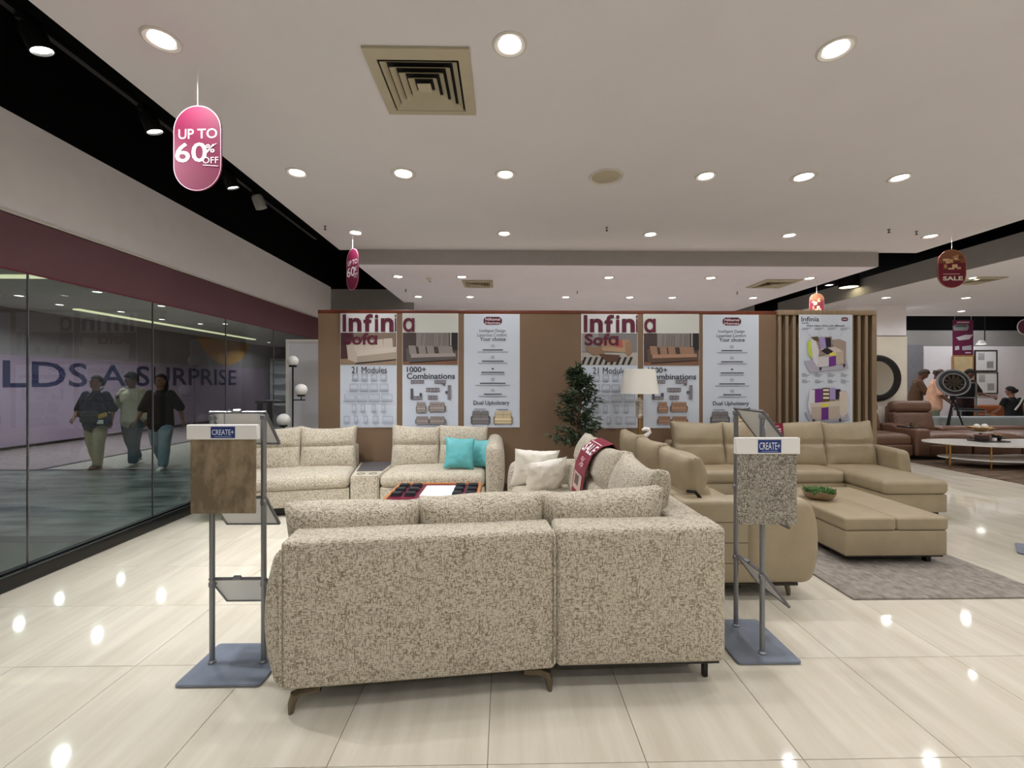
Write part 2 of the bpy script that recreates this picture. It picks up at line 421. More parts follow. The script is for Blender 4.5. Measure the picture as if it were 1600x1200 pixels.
# ------------------------------------------------------------------ the setting
ZC, ZL = 3.37, 3.16                       # main ceiling, lowered ceilings
XG = -3.62                                # glass front to the mall
YP = 6.0                                  # display partition
def struct(name, bm, m, parent=None):
    o = obj(name, bm, m, parent)
    if not parent: tag(o, kind='structure')
    return o
floor = struct('floor', box(XG, 17, -6, 13.2, -0.06, -0.004), 'grout')
TS, TX0, TY0 = 0.6275, -0.066, 1.709
tile_bm = box(-TS / 2 + .0015, TS / 2 - .0015, -TS / 2 + .0015, TS / 2 - .0015, -0.012, 0, 0.0012, 1)
tile_me = bpy.data.meshes.new('tile'); tile_bm.to_mesh(tile_me); tile_bm.free(); tile_me.materials.append(MATS['floor_tile'])
cells = []
for i in range(-6, 28):
    for j in range(-13, 19):
        x, y = TX0 + (i + .5) * TS, TY0 + (j + .5) * TS
        if x - TS / 2 < XG + .02 or x + TS / 2 > 17 or y - TS / 2 < -6 or y + TS / 2 > 13.2:
            if not (x > XG and x < 17 and y > -6 and y < 13.1): continue
        px = 788 + x / max(y, .01) * FPX; py = HORIZ + CAMH / max(y, .01) * FPX
        seen = y > 1.2 and -120 < px < 1720 and py < 1330
        hidden = -2.4 < x < 4.9 and y > 6.1
        cells.append((1 / y ** 3 if seen and not hidden else 0, x, y))
cells.sort(reverse=True)
rest = bmesh.new()
for n, (a, x, y) in enumerate(cells):
    if n < 300 and a > 0:
        o = obj('tile', tile_me, None, floor, loc=(x, y, 0))
    else:
        add(rest, box(x - TS / 2 + .0015, x + TS / 2 - .0015, y - TS / 2 + .0015, y + TS / 2 - .0015, -.012, 0))
tag(obj('tile_field', rest, 'floor_tile', floor), kind='stuff')

def slab(name, x0, x1, y0, y1, z0, z1, m): return struct(name, box(x0, x1, y0, y1, z0, z1), m)
slab('ceiling', -2.33, 5.97, -6, 6.2, ZC, 3.55, 'ceiling_paint')
slab('ceiling', -2.09, 5.38, 6.19, 12.4, ZL, 3.55, 'lower_ceiling_paint')
slab('trim_1', -2.09, 5.38, 6.165, 6.19, ZL, ZC - .001, 'band_paint_shade')  # bulkhead face, its grey shading put into the colour
slab('ceiling', 6.86, 17, -6, 10.75, ZL, 3.48, 'ceiling_paint')
slab('trim_2', 6.83, 6.86, -6, 10.75, ZL - .002, 3.48, 'band_paint_shade')
slab('ceiling', XG - .1, 17.1, -6.1, 13.3, 4.2, 4.3, 'black_paint')
slab('wall_left', XG - .1, XG + .02, -6, 9.1, 2.73, 3.47, 'white_paint')
slab('wall_left', XG - .1, XG + .02, -6, 13.2, 3.47, 4.2, 'black_paint')
slab('wall_end', XG - .1, -1.9, 9.1, 9.2, 0, 3.43, 'grey_paint')
slab('wall_end', XG - .1, -1.9, 9.1, 9.2, 3.43, 4.2, 'black_paint')
slab('wall_back', -2.0, 7.2, 12.4, 12.5, 0, 4.2, 'grey_paint')
slab('wall_far', 7.2, 17, 13.0, 13.1, 0, 2.59, 'white_paint')
slab('wall_far', 7.2, 17, 13.0, 13.1, 2.59, 3.07, 'grey_paint')
slab('wall_far', 7.2, 17, 13.0, 13.1, 3.07, 4.2, 'black_paint')
slab('wall_right', 17, 17.1, -6, 13.2, 0, 4.2, 'cream_paint')
slab('wall_front', XG - .1, 17, -6.1, -6, 0, 4.2, 'cream_paint')
# column with a two-tone face beyond the partition
colx0, colx1 = W(1322, 560, Y=9.3).x, W(1416, 560, Y=9.3).x
col = empty('wall_column', (0, 0, 0)); tag(col, kind='structure')
obj('column_upper', box(colx0, colx1, 9.3, 10.2, 2.51, ZL), 'white_paint', col)
obj('column_lower', box(colx0, colx1, 9.28, 10.2, 0, 2.49), 'cream_paint', col)
obj('shadow_groove', box(colx0 + .01, colx1 - .01, 9.31, 10.19, 2.49, 2.51), 'black_trim', col)
struct('wall_panel', box(*[W(1416, 560, Y=12.9).x, W(1443, 560, Y=12.9).x], 12.9, 13.0, 0, 2.62), 'grey_wall')

# glass front: kerb, panes, top band, joints
win = empty('window_1', (XG, 0, 0)); tag(win, kind='structure')
obj('kerb', box(-.05, .07, -6, 9.1, 0, .11, .006), 'black_trim', win)
obj('kerb_ledge', box(-.02, .03, -6, 9.1, .11, .125), 'black_metal', win)
ys = [3.37 + 1.175 * k for k in range(-8, 6)] + [9.1]
ys = [-6] + [y for y in ys if -5.9 < y]
for a, b in zip(ys, ys[1:]):
    obj('pane', box(-.006, .006, a + .003, b - .003, .125, 2.73), 'glass', win)
    if b < 9: obj('joint', box(-.007, .007, b - .0035, b + .0035, .125, 2.73), 'frame_grey', win)
obj('top_band', box(.008, .012, -6, 9.1, 2.33, 2.728), 'maroon_film', win)
obj('band_edge', box(.007, .014, -6, 9.1, 2.318, 2.33), 'maroon_top', win)
obj('head_rail', box(-.04, .03, -6, 9.1, 2.73, 2.75), 'lamp_trim', win)

# mall corridor beyond the glass
XH = -11.0
slab('floor', XH, XG - .05, -6, 4.15, -.06, 0, 'mall_green_floor')
slab('floor', XH, XG - .05, 4.15, 4.32, -.06, .001, 'black_trim')  # dark reflection of the kerb, painted as a floor strip
slab('floor', XH, XG - .05, 4.32, 7.5, -.06, 0, 'mall_marble')
slab('floor', XH, XG - .05, 7.5, 7.62, -.06, .001, 'black_trim')
slab('floor', -7.9, XG - .05, 7.62, 24, -.06, 0, 'mall_pale_floor')
slab('floor', -8.02, -7.9, 7.62, 24, -.06, .001, 'black_trim')
slab('floor', XH, -8.02, 7.62, 24, -.06, 0, 'mall_pink_floor')
slab('ceiling', XH, XG - .1, -6, 24, ZL, 3.3, 'mall_ceiling_paint')
slab('wall_mall', XH - .1, XH, -6, 24, 0, 2.1, 'hoarding')
slab('wall_mall', XH - .1, XH, -6, 24, 2.1, 3.3, 'hoarding_top')
slab('wall_mall', XH, XG, 24, 24.1, 0, 3.3, 'grey_paint')
slab('wall_mall', XH, XG, -6.1, -6, 0, 3.3, 'grey_paint')
slab('baseboard_mall', XH, XH + .03, -6, 24, 0, .06, 'black_trim')
slab('wall_side', XG - .1, XG, 9.2, 24, 0, 3.3, 'grey_paint')
# hoarding lettering and disc: flat print on the wall
hp = empty('hoarding_print', (XH + .004, 0, 0), PI / 2, 'navy capitals and orange disc printed on the lilac mall hoarding', 'signage')
pr = Print(lambda a, b: (a, b))
pr.text('LDS A SURPRISE', W(4, 600, X=XH).y, 1.99, W(369, 600, X=XH).y, 1.374, (38, 38, 78), 0.012)
cy, rr, cz = 17.4, 1.9, 4.08
pr.poly([(cy + rr * math.cos(a), cz + rr * math.sin(a)) for a in [R(t) for t in [210 + 120 * k / 24 for k in range(25)]]
         if cz + rr * math.sin(a) <= 3.15], (196, 140, 74))
pr.build(hp)
# cove strips of the mall ceiling
def cove(x0, x1, y0, y1, lab): tag(obj('cove_light', box(x0, x1, y0, y1, ZL - .03, ZL, .004), 'cove'), lab, 'ceiling light')
cove(-9.75, -9.6, 10.0, 17.0, 'long glowing cove strip running along the mall ceiling beside the hoarding')
cove(-9.6, -6.9, 6.85, 7.0, 'short glowing cove strip across the mall ceiling above the marble floor')
# shop at the far end of the corridor
sh = empty('shop_shelving', (-8.6, 20.5, 0), 0, 'tall pale shelf unit at far end of the mall corridor', 'shelf')
obj('back_board', box(-2.3, 2.6, .3, .34, 0, 2.6), 'panel_white', sh)
for z in (.4, .9, 1.4, 1.9, 2.4): obj('shelf_board', box(-2.3, 2.6, -.05, .3, z, z + .05), 'white_paint', sh)
for x in (-2.3, -.7, .9, 2.55): obj('upright', box(x, x + .05, -.05, .3, 0, 2.6), 'white_paint', sh)
tb = empty('dark_table', (-7.2, 14.5, 0), 0, 'dark table standing in the mall corridor beyond the glass', 'table')
obj('table_top', box(-.8, .8, -.4, .4, .82, .9, .01), 'black_trim', tb)
for sx in (-.7, .7):
    for sy in (-.3, .3): obj('leg', box(sx - .06, sx + .06, sy - .06, sy + .06, 0, .82), 'black_trim', tb)

# white door panel beside the partition, behind the globe lamp
pX0, pX1 = W(447, 600, Y=6.6).x, W(447, 600, Y=6.6).x + 0.75
dp = empty('leaning_door', ((pX0 + pX1) / 2, 6.6, 0), 0, 'tall framed white panel leaning behind the globe floor lamp', 'panel')
hw = (pX1 - pX0) / 2
obj('board', box(-hw + .03, hw - .03, 0, .03, .02, 2.1), 'panel_white', dp)
for a, b, c, d in ((-hw, -hw + .04, 0, 2.14), (hw - .04, hw, 0, 2.14), (-hw + .04, hw - .04, 2.1, 2.14), (-hw + .04, hw - .04, 0, .05)):
    obj('frame_rail', box(a, b, -.012, .035, c, d), 'white_plastic', dp)

# display partition
pt = empty('display_partition', (0, YP, 0), 0, 'brown free-standing display partition with red wood top trim', 'partition')
xa, xb, xc = W(497, 600, Y=YP).x, W(1213, 600, Y=YP).x, W(1366, 600, Y=YP).x
ZP = 2.49
nP = 3
for k in range(nP):
    a, b = xa + (xb - xa) * k / nP, xa + (xb - xa) * (k + 1) / nP
    obj('wall_panel', box(a + .0015, b - .0015, 0, .1, .1, ZP - .05, .002, 1), 'brown_board', pt)
obj('top_trim', box(xa - .005, xb, -.001, .11, ZP - .05, ZP, .004), 'red_wood', pt)
obj('plinth', box(xa, xb, .005, .1, 0, .1), 'dark_board', pt)
ss = empty('slat_screen', (0, YP, 0), 0, 'screen of upright brown wooden slats at right end of the partition', 'screen')
obj('backing', box(xb, xc, .1, .13, 0, ZP), 'dark_board', ss)
obj('top_rail', box(xb, xc, -.04, .13, ZP - .06, ZP + .01, .004), 'slat_wood', ss)
ns = 14
slat_me = None
for k in range(ns):
    x = xb + .012 + (xc - xb - .064) * k / (ns - 1)
    if slat_me is None:
        o = obj('slat', box(0, .042, -.03, .1, 0, ZP - .06, .003, 1), 'slat_wood', ss, loc=(x, 0, 0)); slat_me = o.data
    else: obj('slat', slat_me, None, ss, loc=(x, 0, 0))
obj('side_board', box(xc - .02, xc + .012, -.03, .13, 0, ZP - .06, .003, 1), 'slat_wood', ss)
# ------------------------------------------------------------------ ceiling fittings
def light_data(w, size, spread, col=(.98, .98, 1.0)):
    l = bpy.data.lights.new('lamp', 'AREA'); l.shape = 'DISK'; l.size = size * .75; l.energy = w; l.color = col; l.spread = R(spread); return l
LD = {}
DL = {}
def downlight(x, y, z, label, group, w, r=0.085, lens='lens', small=False):
    root = empty('ceiling_light', (x, y, z), 0, label, 'ceiling light', group)
    key = (r, lens)
    if key not in DL:
        trim = lathe([(r * .78, .02), (r * .8, -.004), (r * 1.0, -.010), (r * 1.12, -.006), (r * 1.14, 0)], 28)
        ln = lathe([(0, -.003), (r * .5, -.004), (r * .79, .001)], 28)
        DL[key] = (obj('trim', trim, 'lamp_trim', root), obj('lens', ln, lens, root))
    else:
        for p in DL[key]:
            c = p.copy(); C.objects.link(c); c.parent = root
    if w:
        if (w, r) not in LD: LD[(w, r)] = light_data(w, r * 1.5, 150)
        lo = bpy.data.objects.new('lamp', LD[(w, r)]); C.objects.link(lo); lo.parent = root; lo.location = (0, 0, -.014)
    return root
rows = [('nearest', 2.41, [-1.87, .03, 1.86, 3.68, 5.5], [0, 0, 0, 0, 0]),
        ('second', 3.92, [-1.85, -.905, .01, 1.83, 2.73, 3.62], [0, 1, 0, 0, 1, 0]),
        ('third', 5.48, [-1.86, 0, 1.85, 3.63, 5.46], [0] * 5)]
for nm, y, xs, big in rows:
    for k, x in enumerate(xs):
        downlight(x, y, ZC, f'round recessed downlight, {ordinal(k)} from the left in the {nm} main ceiling row', 'main ceiling downlights', LAMP_W, .1 if big[k] else .085)
for y in (.87, -.66, -2.2, -3.7):
    for x in (-1.86, 0, 1.86, 3.68, 5.5):
        downlight(x, y, ZC, 'round recessed downlight of the main ceiling above and behind the viewer', 'downlights behind the viewer', LAMP_W)
for nm, y, xs in (('front', 6.88, [-1.67, -.67, 1.66, 3.29, 4.88]), ('rear', 8.49, [-1.67, -.67, 1.2, 2.46, 3.3, 4.9])):
    for k, x in enumerate(xs):
        downlight(x, y, ZL, f'recessed downlight, {ordinal(k)} from left in the {nm} row of the lower ceiling', 'lower ceiling downlights', LAMP_W * 1.8)
rl = [(7.47, 6.78), (7.5, 8.42), (9.1, 8.42), (10.7, 10.0), (9.1, 6.78), (10.7, 8.42), (9.1, 10.0)]
for k, (x, y) in enumerate(rl):
    downlight(x, y, ZL, ['recessed downlight in right ceiling nearest the grey fascia, above the recliners', 'recessed downlight in right ceiling in front of the white column',
        'recessed downlight in right ceiling above the recliner corner', 'recessed downlight at the far edge of the right ceiling by the purple banner',
        'recessed downlight in right ceiling right of the round hanging sale sign', 'recessed downlight in right ceiling at the right edge of the view',
        'recessed downlight in right ceiling above the dark wheel clock'][k], 'right ceiling downlights', LAMP_W)
for x in (7.5, 9.1, 10.7, 12.3, 13.9):  # unseen downlights added for their light on the right side
    for y in (5.1, 3.5, 1.9, .3, -1.5):
        downlight(x, y, ZL, 'unseen recessed downlight added outside the view to light the right side', 'added right ceiling lamps outside the view', LAMP_W)
ml = [(30, 462), (93, 476), (152, 456), (189, 487), (252, 478), (253, 499), (313, 506), (352, 506), (420, 535)]
for k, (px, py) in enumerate(ml):
    p = W(px, py, z=ZL)
    if p.x > XG - .3: p.x = XG - .6
    downlight(p.x, p.y, ZL, f'small downlight in the mall ceiling beyond the glass, {ordinal(k)} from the left', 'mall downlights', MALL_W, .09)
for x, y in ((-5.5, 2.0), (-8.5, 4.5), (-5.5, 5.5), (-9, 1), (-6, -2)):
    downlight(x, y, ZL, 'downlight in the mall ceiling outside the view', 'mall downlights outside the view', MALL_W, .09)
for x in (9, 11.5, 14):                    # lamps added to brighten the far sales area past the right ceiling
    downlight(x, 11.9, 4.19, 'added lamp in the black ceiling brightening the far sales area', 'added far wall lamps', LAMP_W * 4, .1)

def square_ring(s0, z0, s1, z1, th=.006):
    """sloping square ring between half sizes s0 and s1"""
    bm = bmesh.new(); q = [(-1, -1), (1, -1), (1, 1), (-1, 1)]
    a = [bm.verts.new((x * s0, y * s0, z0)) for x, y in q]; b = [bm.verts.new((x * s1, y * s1, z1)) for x, y in q]
    c = [bm.verts.new((x * s0, y * s0, z0 + th)) for x, y in q]; d = [bm.verts.new((x * s1, y * s1, z1 + th)) for x, y in q]
    for k in range(4):
        m = (k + 1) % 4
        for f in ((a[k], a[m], b[m], b[k]), (c[k], c[m], d[m], d[k]), (a[k], a[m], c[m], c[k]), (b[k], b[m], d[m], d[k])): bm.faces.new(f)
    return bm
def vent(x, y, z, s, label, rz=0, n=4):
    v = empty('ceiling_vent', (x, y, z), R(rz), label, 'air vent')
    h = s / 2
    obj('backing', box(-h * .82, h * .82, -h * .82, h * .82, -.004, -.001), 'vent_dark', v)
    obj('frame', square_ring(h, -.016, h * .78, -.030, .014), 'vent_metal', v)
    for k in range(n):
        s1 = h * (.74 - .15 * k); obj('louvre', square_ring(s1, -.034, s1 - h * .10, -.008, .004), 'vent_metal', v)
    obj('centre_plate', box(-h * .14, h * .14, -h * .14, h * .14, -.036, -.03, .003), 'vent_metal', v)
    return v
a, b = W(567, 70, z=ZC), W(735, 74, z=ZC); c2, d2 = W(606, 176, z=ZC), W(742, 176, z=ZC)
vent((a.x + b.x + c2.x + d2.x) / 4, (a.y + b.y + c2.y + d2.y) / 4, ZC, .6, 'large square beige air diffuser in the main ceiling')
p = W(747, 443, z=ZL); vent(p.x, p.y, ZL, .5, 'small square air diffuser in lower ceiling above the left posters')
p = W(1208, 443, z=ZL); vent(p.x, p.y, ZL, .6, 'square air diffuser at right end of the lower ceiling')
p = W(1525, 438, z=ZL); vent(p.x, p.y, ZL, .5, 'air diffuser in the right ceiling beside the hanging sale sign')
p = W(947, 276, z=ZC)
sp = empty('ceiling_speaker', p, 0, 'flat round grey ceiling speaker among the second row of downlights', 'speaker')
obj('rim', lathe([(.128, -.004), (.15, -.016), (.157, -.008), (.158, 0)], 40), 'lamp_trim', sp)
obj('grille', lathe([(0, -.010), (.08, -.009), (.13, -.004)], 40), 'vent_metal', sp)
p = W(672, 435, z=ZL)
sd = empty('smoke_detector', p, 0, 'small round smoke detector in the lower ceiling', 'smoke detector')
obj('body', lathe([(0, -.05), (.03, -.05), (.045, -.035), (.06, -.012), (.06, 0)], 24), 'white_plastic', sd)
obj('sensor', lathe([(0, -.06), (.014, -.058), (.016, -.05)], 12), 'grey_paint', sd)
for k, (px, py, z) in enumerate([(508, 353, ZC), (948, 355, ZC), (1389, 358, ZC), (1432, 361, ZC), (634, 452, ZL), (902, 455, ZL), (1152, 456, ZL)]):
    p = W(px, py, z=z)
    s = empty('sprinkler', p, 0, ['sprinkler head in main ceiling near its left edge', 'sprinkler head in main ceiling at its middle', 'sprinkler head in main ceiling right of the fourth third-row downlight',
        'thin probe in main ceiling beside the rightmost third-row downlight', 'sprinkler head at left of the lower ceiling', 'sprinkler head at the middle of the lower ceiling', 'sprinkler head at right of the lower ceiling'][k], 'sprinkler', 'sprinklers')
    obj('stem', lathe([(.016, 0), (.016, -.01), (.008, -.014), (.008, -.04)], 10), 'steel', s)
    obj('deflector', lathe([(.002, -.04), (.016, -.042), (.016, -.046), (.002, -.047)], 10), 'black_metal', s)

# track with spots in the dark slot on the left
XT = -2.62
tr = empty('track', (XT, 0, 3.5), 0, 'black lighting track in the dark slot along the glass front', 'light track')
obj('rail', box(-.02, .02, -3, 6.1, -.02, .02), 'black_metal', tr)
for y in (-2.5, 0, 2, 4, 6): obj('hanger', box(-.008, .008, y - .008, y + .008, .02, .7), 'black_metal', tr)
for k, (y, lit) in enumerate([(2.42, 1), (3.2, 1), (4.12, 1), (4.6, 0)]):
    sp = empty('track_spot', (XT + .02, y, 3.47), 0, ['black track spot nearest the viewer, shining', 'shining track spot just left of the large hanging discount sign', 'shining track spot right of the large hanging discount sign', 'white unlit track spot at the far end of the track'][k], 'spotlight', 'track spots')
    Mx = RY(-16) @ RX(14)
    obj('adapter', box(-.02, .02, -.05, .05, -.02, .03, .003), 'black_metal', sp)
    obj('can', lathe([(0, -.02), (.05, -.02), (.056, -.04), (.056, -.15), (.05, -.15), (.046, -.12)], 20), 'black_metal' if lit else 'grey_paint', sp, Mx)
    obj('lens', lathe([(0, -.135), (.052, -.137)], 20), 'lens' if lit else 'grey_paint', sp, Mx)
    if lit:
        lo = bpy.data.objects.new('lamp', light_data(12, .08, 90)); C.objects.link(lo); lo.parent = sp
        lo.matrix_basis = Mx @ T(0, 0, -.16)
# lantern in the dark slot on the right
p = W(1326, 444, Y=8.3)
ln = empty('surface_lamp', (p.x, p.y, 3.33), 0, 'dark cylinder lamp with warm lens in the black slot right of the partition', 'ceiling light')
obj('housing', lathe([(0, .22), (.17, .22), (.17, 0), (.155, 0), (.15, .04)], 28), 'black_metal', ln)
obj('stem', lathe([(.03, .22), (.03, .87)], 12), 'black_metal', ln)
obj('lens', lathe([(0, .012), (.153, .01)], 28), 'lens_warm', ln)

# ------------------------------------------------------------------ hanging discount signs
def pill_sign(px, py, Y, w, h, ztop, rz, label, kind, photo=False):
    p = W(px, py, Y=Y)
    s = empty('hanging_sign', p, R(rz), label, 'sign', 'hanging signs')
    obj('board', prism(rrect(w, h, w / 2 * .999, 10), -.004, .004), 'sale_red', s, RX(90))
    obj('cord', tube([(0, 0, h / 2), (0, 0, ztop - p.z)], .0025, 6), 'white_plastic', s)
    for side in (1, -1):
        pr = Print(lambda a, b: (a * w / 2, b * h / 2), -.0042)
        q = [(x / (w / 2), y / (h / 2)) for x, y in rrect(w, h, w / 2 * .999, 10)]
        pr.poly(q, (238, 190, 210) if kind == 'off' else (196, 150, 120))
        pr.poly([(x * .965, y * .98) for x, y in q], (122, 8, 60) if kind == 'off' else (120, 24, 48))
        if kind == 'off':
            Wt = (250, 240, 246)
            pr.text('UP', -.78, .45, -.14, .22, Wt, .006); pr.text('TO', .02, .45, .84, .22, Wt, .006)
            pr.text('60', -.92, .13, .42, -.33, Wt, .012)
            pr.text('%', .36, .08, .74, -.12, Wt, .01); pr.text('OFF', .24, -.22, .90, -.37, Wt, .006)
            pr.line(.3, -.12, .78, .08, .02, Wt)
            pr.line(.25, -.405, .9, -.44, .016, Wt)
            pr.text('*', .78, .1, .84, .06, Wt)
        else:
            lay = pr.layer()
            pr.poly([(x * .96, max(y * .975, -.12)) for x, y in q if y > -.3], (140, 88, 62), lay)
            rnd = random.Random(3)
            for k in range(16):
                a, b, ww, hh = rnd.uniform(-.7, .4), rnd.uniform(-.05, .55), rnd.uniform(.15, .5), rnd.uniform(.06, .2)
                pr.rect(a, b + hh, a + ww, b, rnd.choice([(214, 170, 130), (120, 70, 50), (92, 52, 40), (190, 140, 104), (232, 200, 164)]))
            pr.text('SALE', -.68, -.40, .72, -.62, (246, 236, 230), .03)
            pr.rect(-.66, -.26, .5, -.31, (200, 150, 150))
        o = pr.build(s)
        if side < 0: o.rotation_euler = (0, 0, PI)
    return s
pill_sign(309, 232, 2.64, .297, .51, ZC, -4, 'large magenta pill sign reading UP TO 60% OFF hanging nearest', 'off')
pill_sign(551, 421, 5.6, .30, .53, ZC, -43, 'small far magenta UP TO 60% OFF sign turned sideways above the partition', 'off')
pill_sign(1487, 420, 5.35, .335, .48, ZC, -5, 'maroon SALE sign with living room picture hanging at upper right', 'sale')
pill_sign(1276, 484, 7.05, .22, .54, ZL, -10, 'small SALE sign with picture hanging behind the slatted partition end', 'sale')

# ------------------------------------------------------------------ posters
INK = (34, 32, 44); MAR = (92, 18, 46); PAPER = (204, 212, 224)
def poster(px0, px1, py0, py1, Y, label, cat='poster'):
    a, b = W(px0, py1, Y=Y), W(px1, py0, Y=Y)
    s = empty('poster', ((a.x + b.x) / 2, Y, a.z), 0, label, cat, 'wall posters')
    obj('board', box(a.x - s.location.x, b.x - s.location.x, -.008, 0, 0, b.z - a.z, .001, 1), 'paper', s)
    def f(px, py):
        q = W(px, py, Y=Y); return q.x - s.location.x, q.z - s.location.z
    pr = Print(f, -.0084, .0003)
    pr.rect(px0 + .5, py0 + .5, px1 - .5, py1 - .5, PAPER)
    return s, pr
def room_photo(pr, x0, y0, x1, y1, sofa_col, scheme):
    if scheme == 0:
        pr.rect(x0, y0, x1, y1, (128, 110, 96)); pr.rect(x0, y0, x0 + 20, y1 - 8, (74, 44, 44))
        for k in range(12): pr.line(x0 + 46 + k * 3.4, y0, x0 + 46 + k * 3.4, y0 + 26, 1, (150, 132, 116))
        pr.poly([(x0, y1 - 9), (x1, y1 - 14), (x1, y1), (x0, y1)], (150, 126, 102))
        pr.poly([(x0 + 9, y1 - 34), (x0 + 20, y1 - 38), (x0 + 26, y1 - 30), (x0 + 26, y1 - 3), (x0 + 12, y1 - 8)], (190, 178, 164))
        for k in range(4): pr.poly([(x0 + 22 + k * 15, y1 - 36 - k * 1.5), (x0 + 36 + k * 15, y1 - 37 - k * 1.5), (x0 + 37 + k * 15, y1 - 22 - k), (x0 + 22 + k * 15, y1 - 21 - k)], (200, 188, 176))
        pr.poly([(x0 + 26, y1 - 22), (x1, y1 - 28), (x1, y1 - 20), (x0 + 26, y1 - 13)], (206, 194, 182))
        pr.poly([(x0 + 26, y1 - 13), (x1, y1 - 20), (x1, y1 - 9), (x0 + 26, y1 - 3)], (168, 154, 140))
        pr.poly([(x0 + 24, y1 - 3), (x1, y1 - 9), (x1, y1 - 7), (x0 + 24, y1 - 1)], (34, 26, 24))
    elif scheme == 1:
        pr.rect(x0, y0, x1, y1, (70, 56, 54)); pr.rect(x0 + 21, y0, x1 - 14, y0 + 22, (128, 120, 118))
        rnd = random.Random(5)
        for k in range(14): pr.line(x0 + 24 + k * 3.4, y0 + 2, x0 + 22 + k * 3.5, y0 + 20, .8, rnd.choice([(108, 100, 98), (150, 142, 138)]))
        pr.rect(x1 - 12, y0, x1 - 10, y0 + 20, (170, 168, 168)); pr.rect(x1 - 10, y0, x1, y0 + 26, (30, 28, 30))
        pr.poly([(x0, y1 - 5), (x1, y1 - 9), (x1, y1), (x0, y1)], (124, 88, 66))
        d = tuple(int(c * .62) for c in sofa_col)
        pr.poly([(x0 + 5, y1 - 25), (x0 + 11, y1 - 27), (x0 + 14, y1 - 17), (x1 - 10, y1 - 18), (x1 - 2, y1 - 22), (x1 - 1, y1 - 9), (x0 + 12, y1 - 4), (x0 + 6, y1 - 7)], d)
        for k, a in enumerate([9, 24, 37, 55, 66]): pr.poly([(x0 + a, y1 - 30 + k * .3), (x0 + a + 11, y1 - 30 + k * .3), (x0 + a + 13, y1 - 17), (x0 + a + 2, y1 - 16.5)], sofa_col)
        pr.poly([(x0 + 13, y1 - 17), (x1 - 4, y1 - 18), (x1 - 3, y1 - 13), (x0 + 13, y1 - 11)], tuple(min(255, int(c * 1.12)) for c in sofa_col))
        pr.poly([(x0 + 11, y1 - 4), (x1 - 2, y1 - 8.5), (x1 - 2, y1 - 7), (x0 + 11, y1 - 2.5)], (22, 16, 16))
    else:
        pr.rect(x0, y0, x1, y1, (124, 122, 122)); pr.rect(x0, y0, x0 + 26, y1 - 22, (150, 148, 146))
        pr.poly([(x0, y1 - 20), (x1, y1 - 20), (x1, y1), (x0, y1)], (176, 170, 162))
        for k in range(9): pr.poly([(x0 + 4 + k * 9, y1 - 13), (x0 + 8 + k * 9, y1 - 13), (x0 + 3 + k * 9, y1 - 1), (x0 - 1 + k * 9 if k else x0, y1 - 1)], (28, 26, 28))
        pr.poly([(x0 + 6, y1 - 29), (x0 + 32, y1 - 29), (x0 + 36, y1 - 24), (x0 + 36, y1 - 17), (x0 + 18, y1 - 15), (x0 + 6, y1 - 24)], (140, 112, 88))
        for k in range(4): pr.poly([(x0 + 30 + k * 11, y1 - 40), (x0 + 41 + k * 11, y1 - 40), (x0 + 42 + k * 11, y1 - 28), (x0 + 31 + k * 11, y1 - 28)], (168, 132, 104) if k != 2 else (176, 88, 80))
        pr.poly([(x0 + 30, y1 - 28), (x1 - 16, y1 - 28), (x1 - 12, y1 - 20), (x0 + 34, y1 - 22)], (176, 144, 116))
        pr.poly([(x1 - 18, y1 - 36), (x1 - 9, y1 - 38), (x1 - 8, y1 - 20), (x1 - 14, y1 - 14), (x1 - 19, y1 - 20)], (150, 118, 92))
        pr.poly([(x0 + 26, y1 - 18), (x0 + 60, y1 - 16), (x0 + 56, y1 - 6), (x0 + 40, y1 - 5)], (92, 64, 48))
def modules_grid(pr, x0, dy=0):
    G = (120, 126, 138); D = (92, 96, 108)
    for ry, xs, w, h in ((584, (32, 46, 61, 76), 8, 8), (600, (28, 44, 59, 75), 12, 8), (616, (20, 39, 58, 78), 16, 8), (632, (32, 46, 63, 78), 5.5, 9), (650, (20, 36, 51, 65, 80), 8, 8)):
        for k, a in enumerate(xs):
            ww = w if ry != 650 else (8, 5, 5, 8, 15)[k]
            X0 = x0 + a - 12; yy = ry + dy
            pr.frame(X0, yy, X0 + ww, yy + h, .55, G); pr.line(X0 + .6, yy + 2, X0 + ww - .6, yy + 2, .4, (160, 166, 178))
            pr.line(X0 - 2, yy + h + 2, X0 + ww + 2, yy + h + 2, .7, D); pr.line(X0, yy + h + 3.6, X0 + ww, yy + h + 3.6, .7, D)
def plan(pr, x0, y0, x1, y1, c=(98, 94, 104)):
    pr.rect(x0, y0, x1, y1, c); n = max(2, int((x1 - x0) / 5))
    for k in range(n): pr.rect(x0 + (x1 - x0) * k / n + .5, y0 + 1.2, x0 + (x1 - x0) * (k + 1) / n - .5, y1 - .6, (140, 134, 140))
def combos(pr, x0, col):
    plan(pr, x0 + 13, 594, x0 + 34, 599); plan(pr, x0 + 50, 594, x0 + 68, 599); pr.rect(x0 + 63, 599, x0 + 67, 602.5, (98, 94, 104))
    plan(pr, x0 + 37, 606, x0 + 58, 612); plan(pr, x0 + 40, 618, x0 + 55, 624)
    pr.rect(x0 + 13, 607, x0 + 17, 624, (84, 80, 92)); plan(pr, x0 + 17, 619, x0 + 31, 624); pr.rect(x0 + 27, 614, x0 + 31, 619, (84, 80, 92))
    plan(pr, x0 + 71, 602, x0 + 76, 624); pr.rect(x0 + 67, 611, x0 + 72, 615, (84, 80, 92))
    pr.sofa(x0 + 21, 628, x0 + 38, 646, col, 2); pr.sofa(x0 + 40, 628, x0 + 69, 644, col, 4)
    pr.sofa(x0 + 20, 650, x0 + 43, 663, col, 3); pr.sofa(x0 + 41, 650, x0 + 69, 663, col, 4)
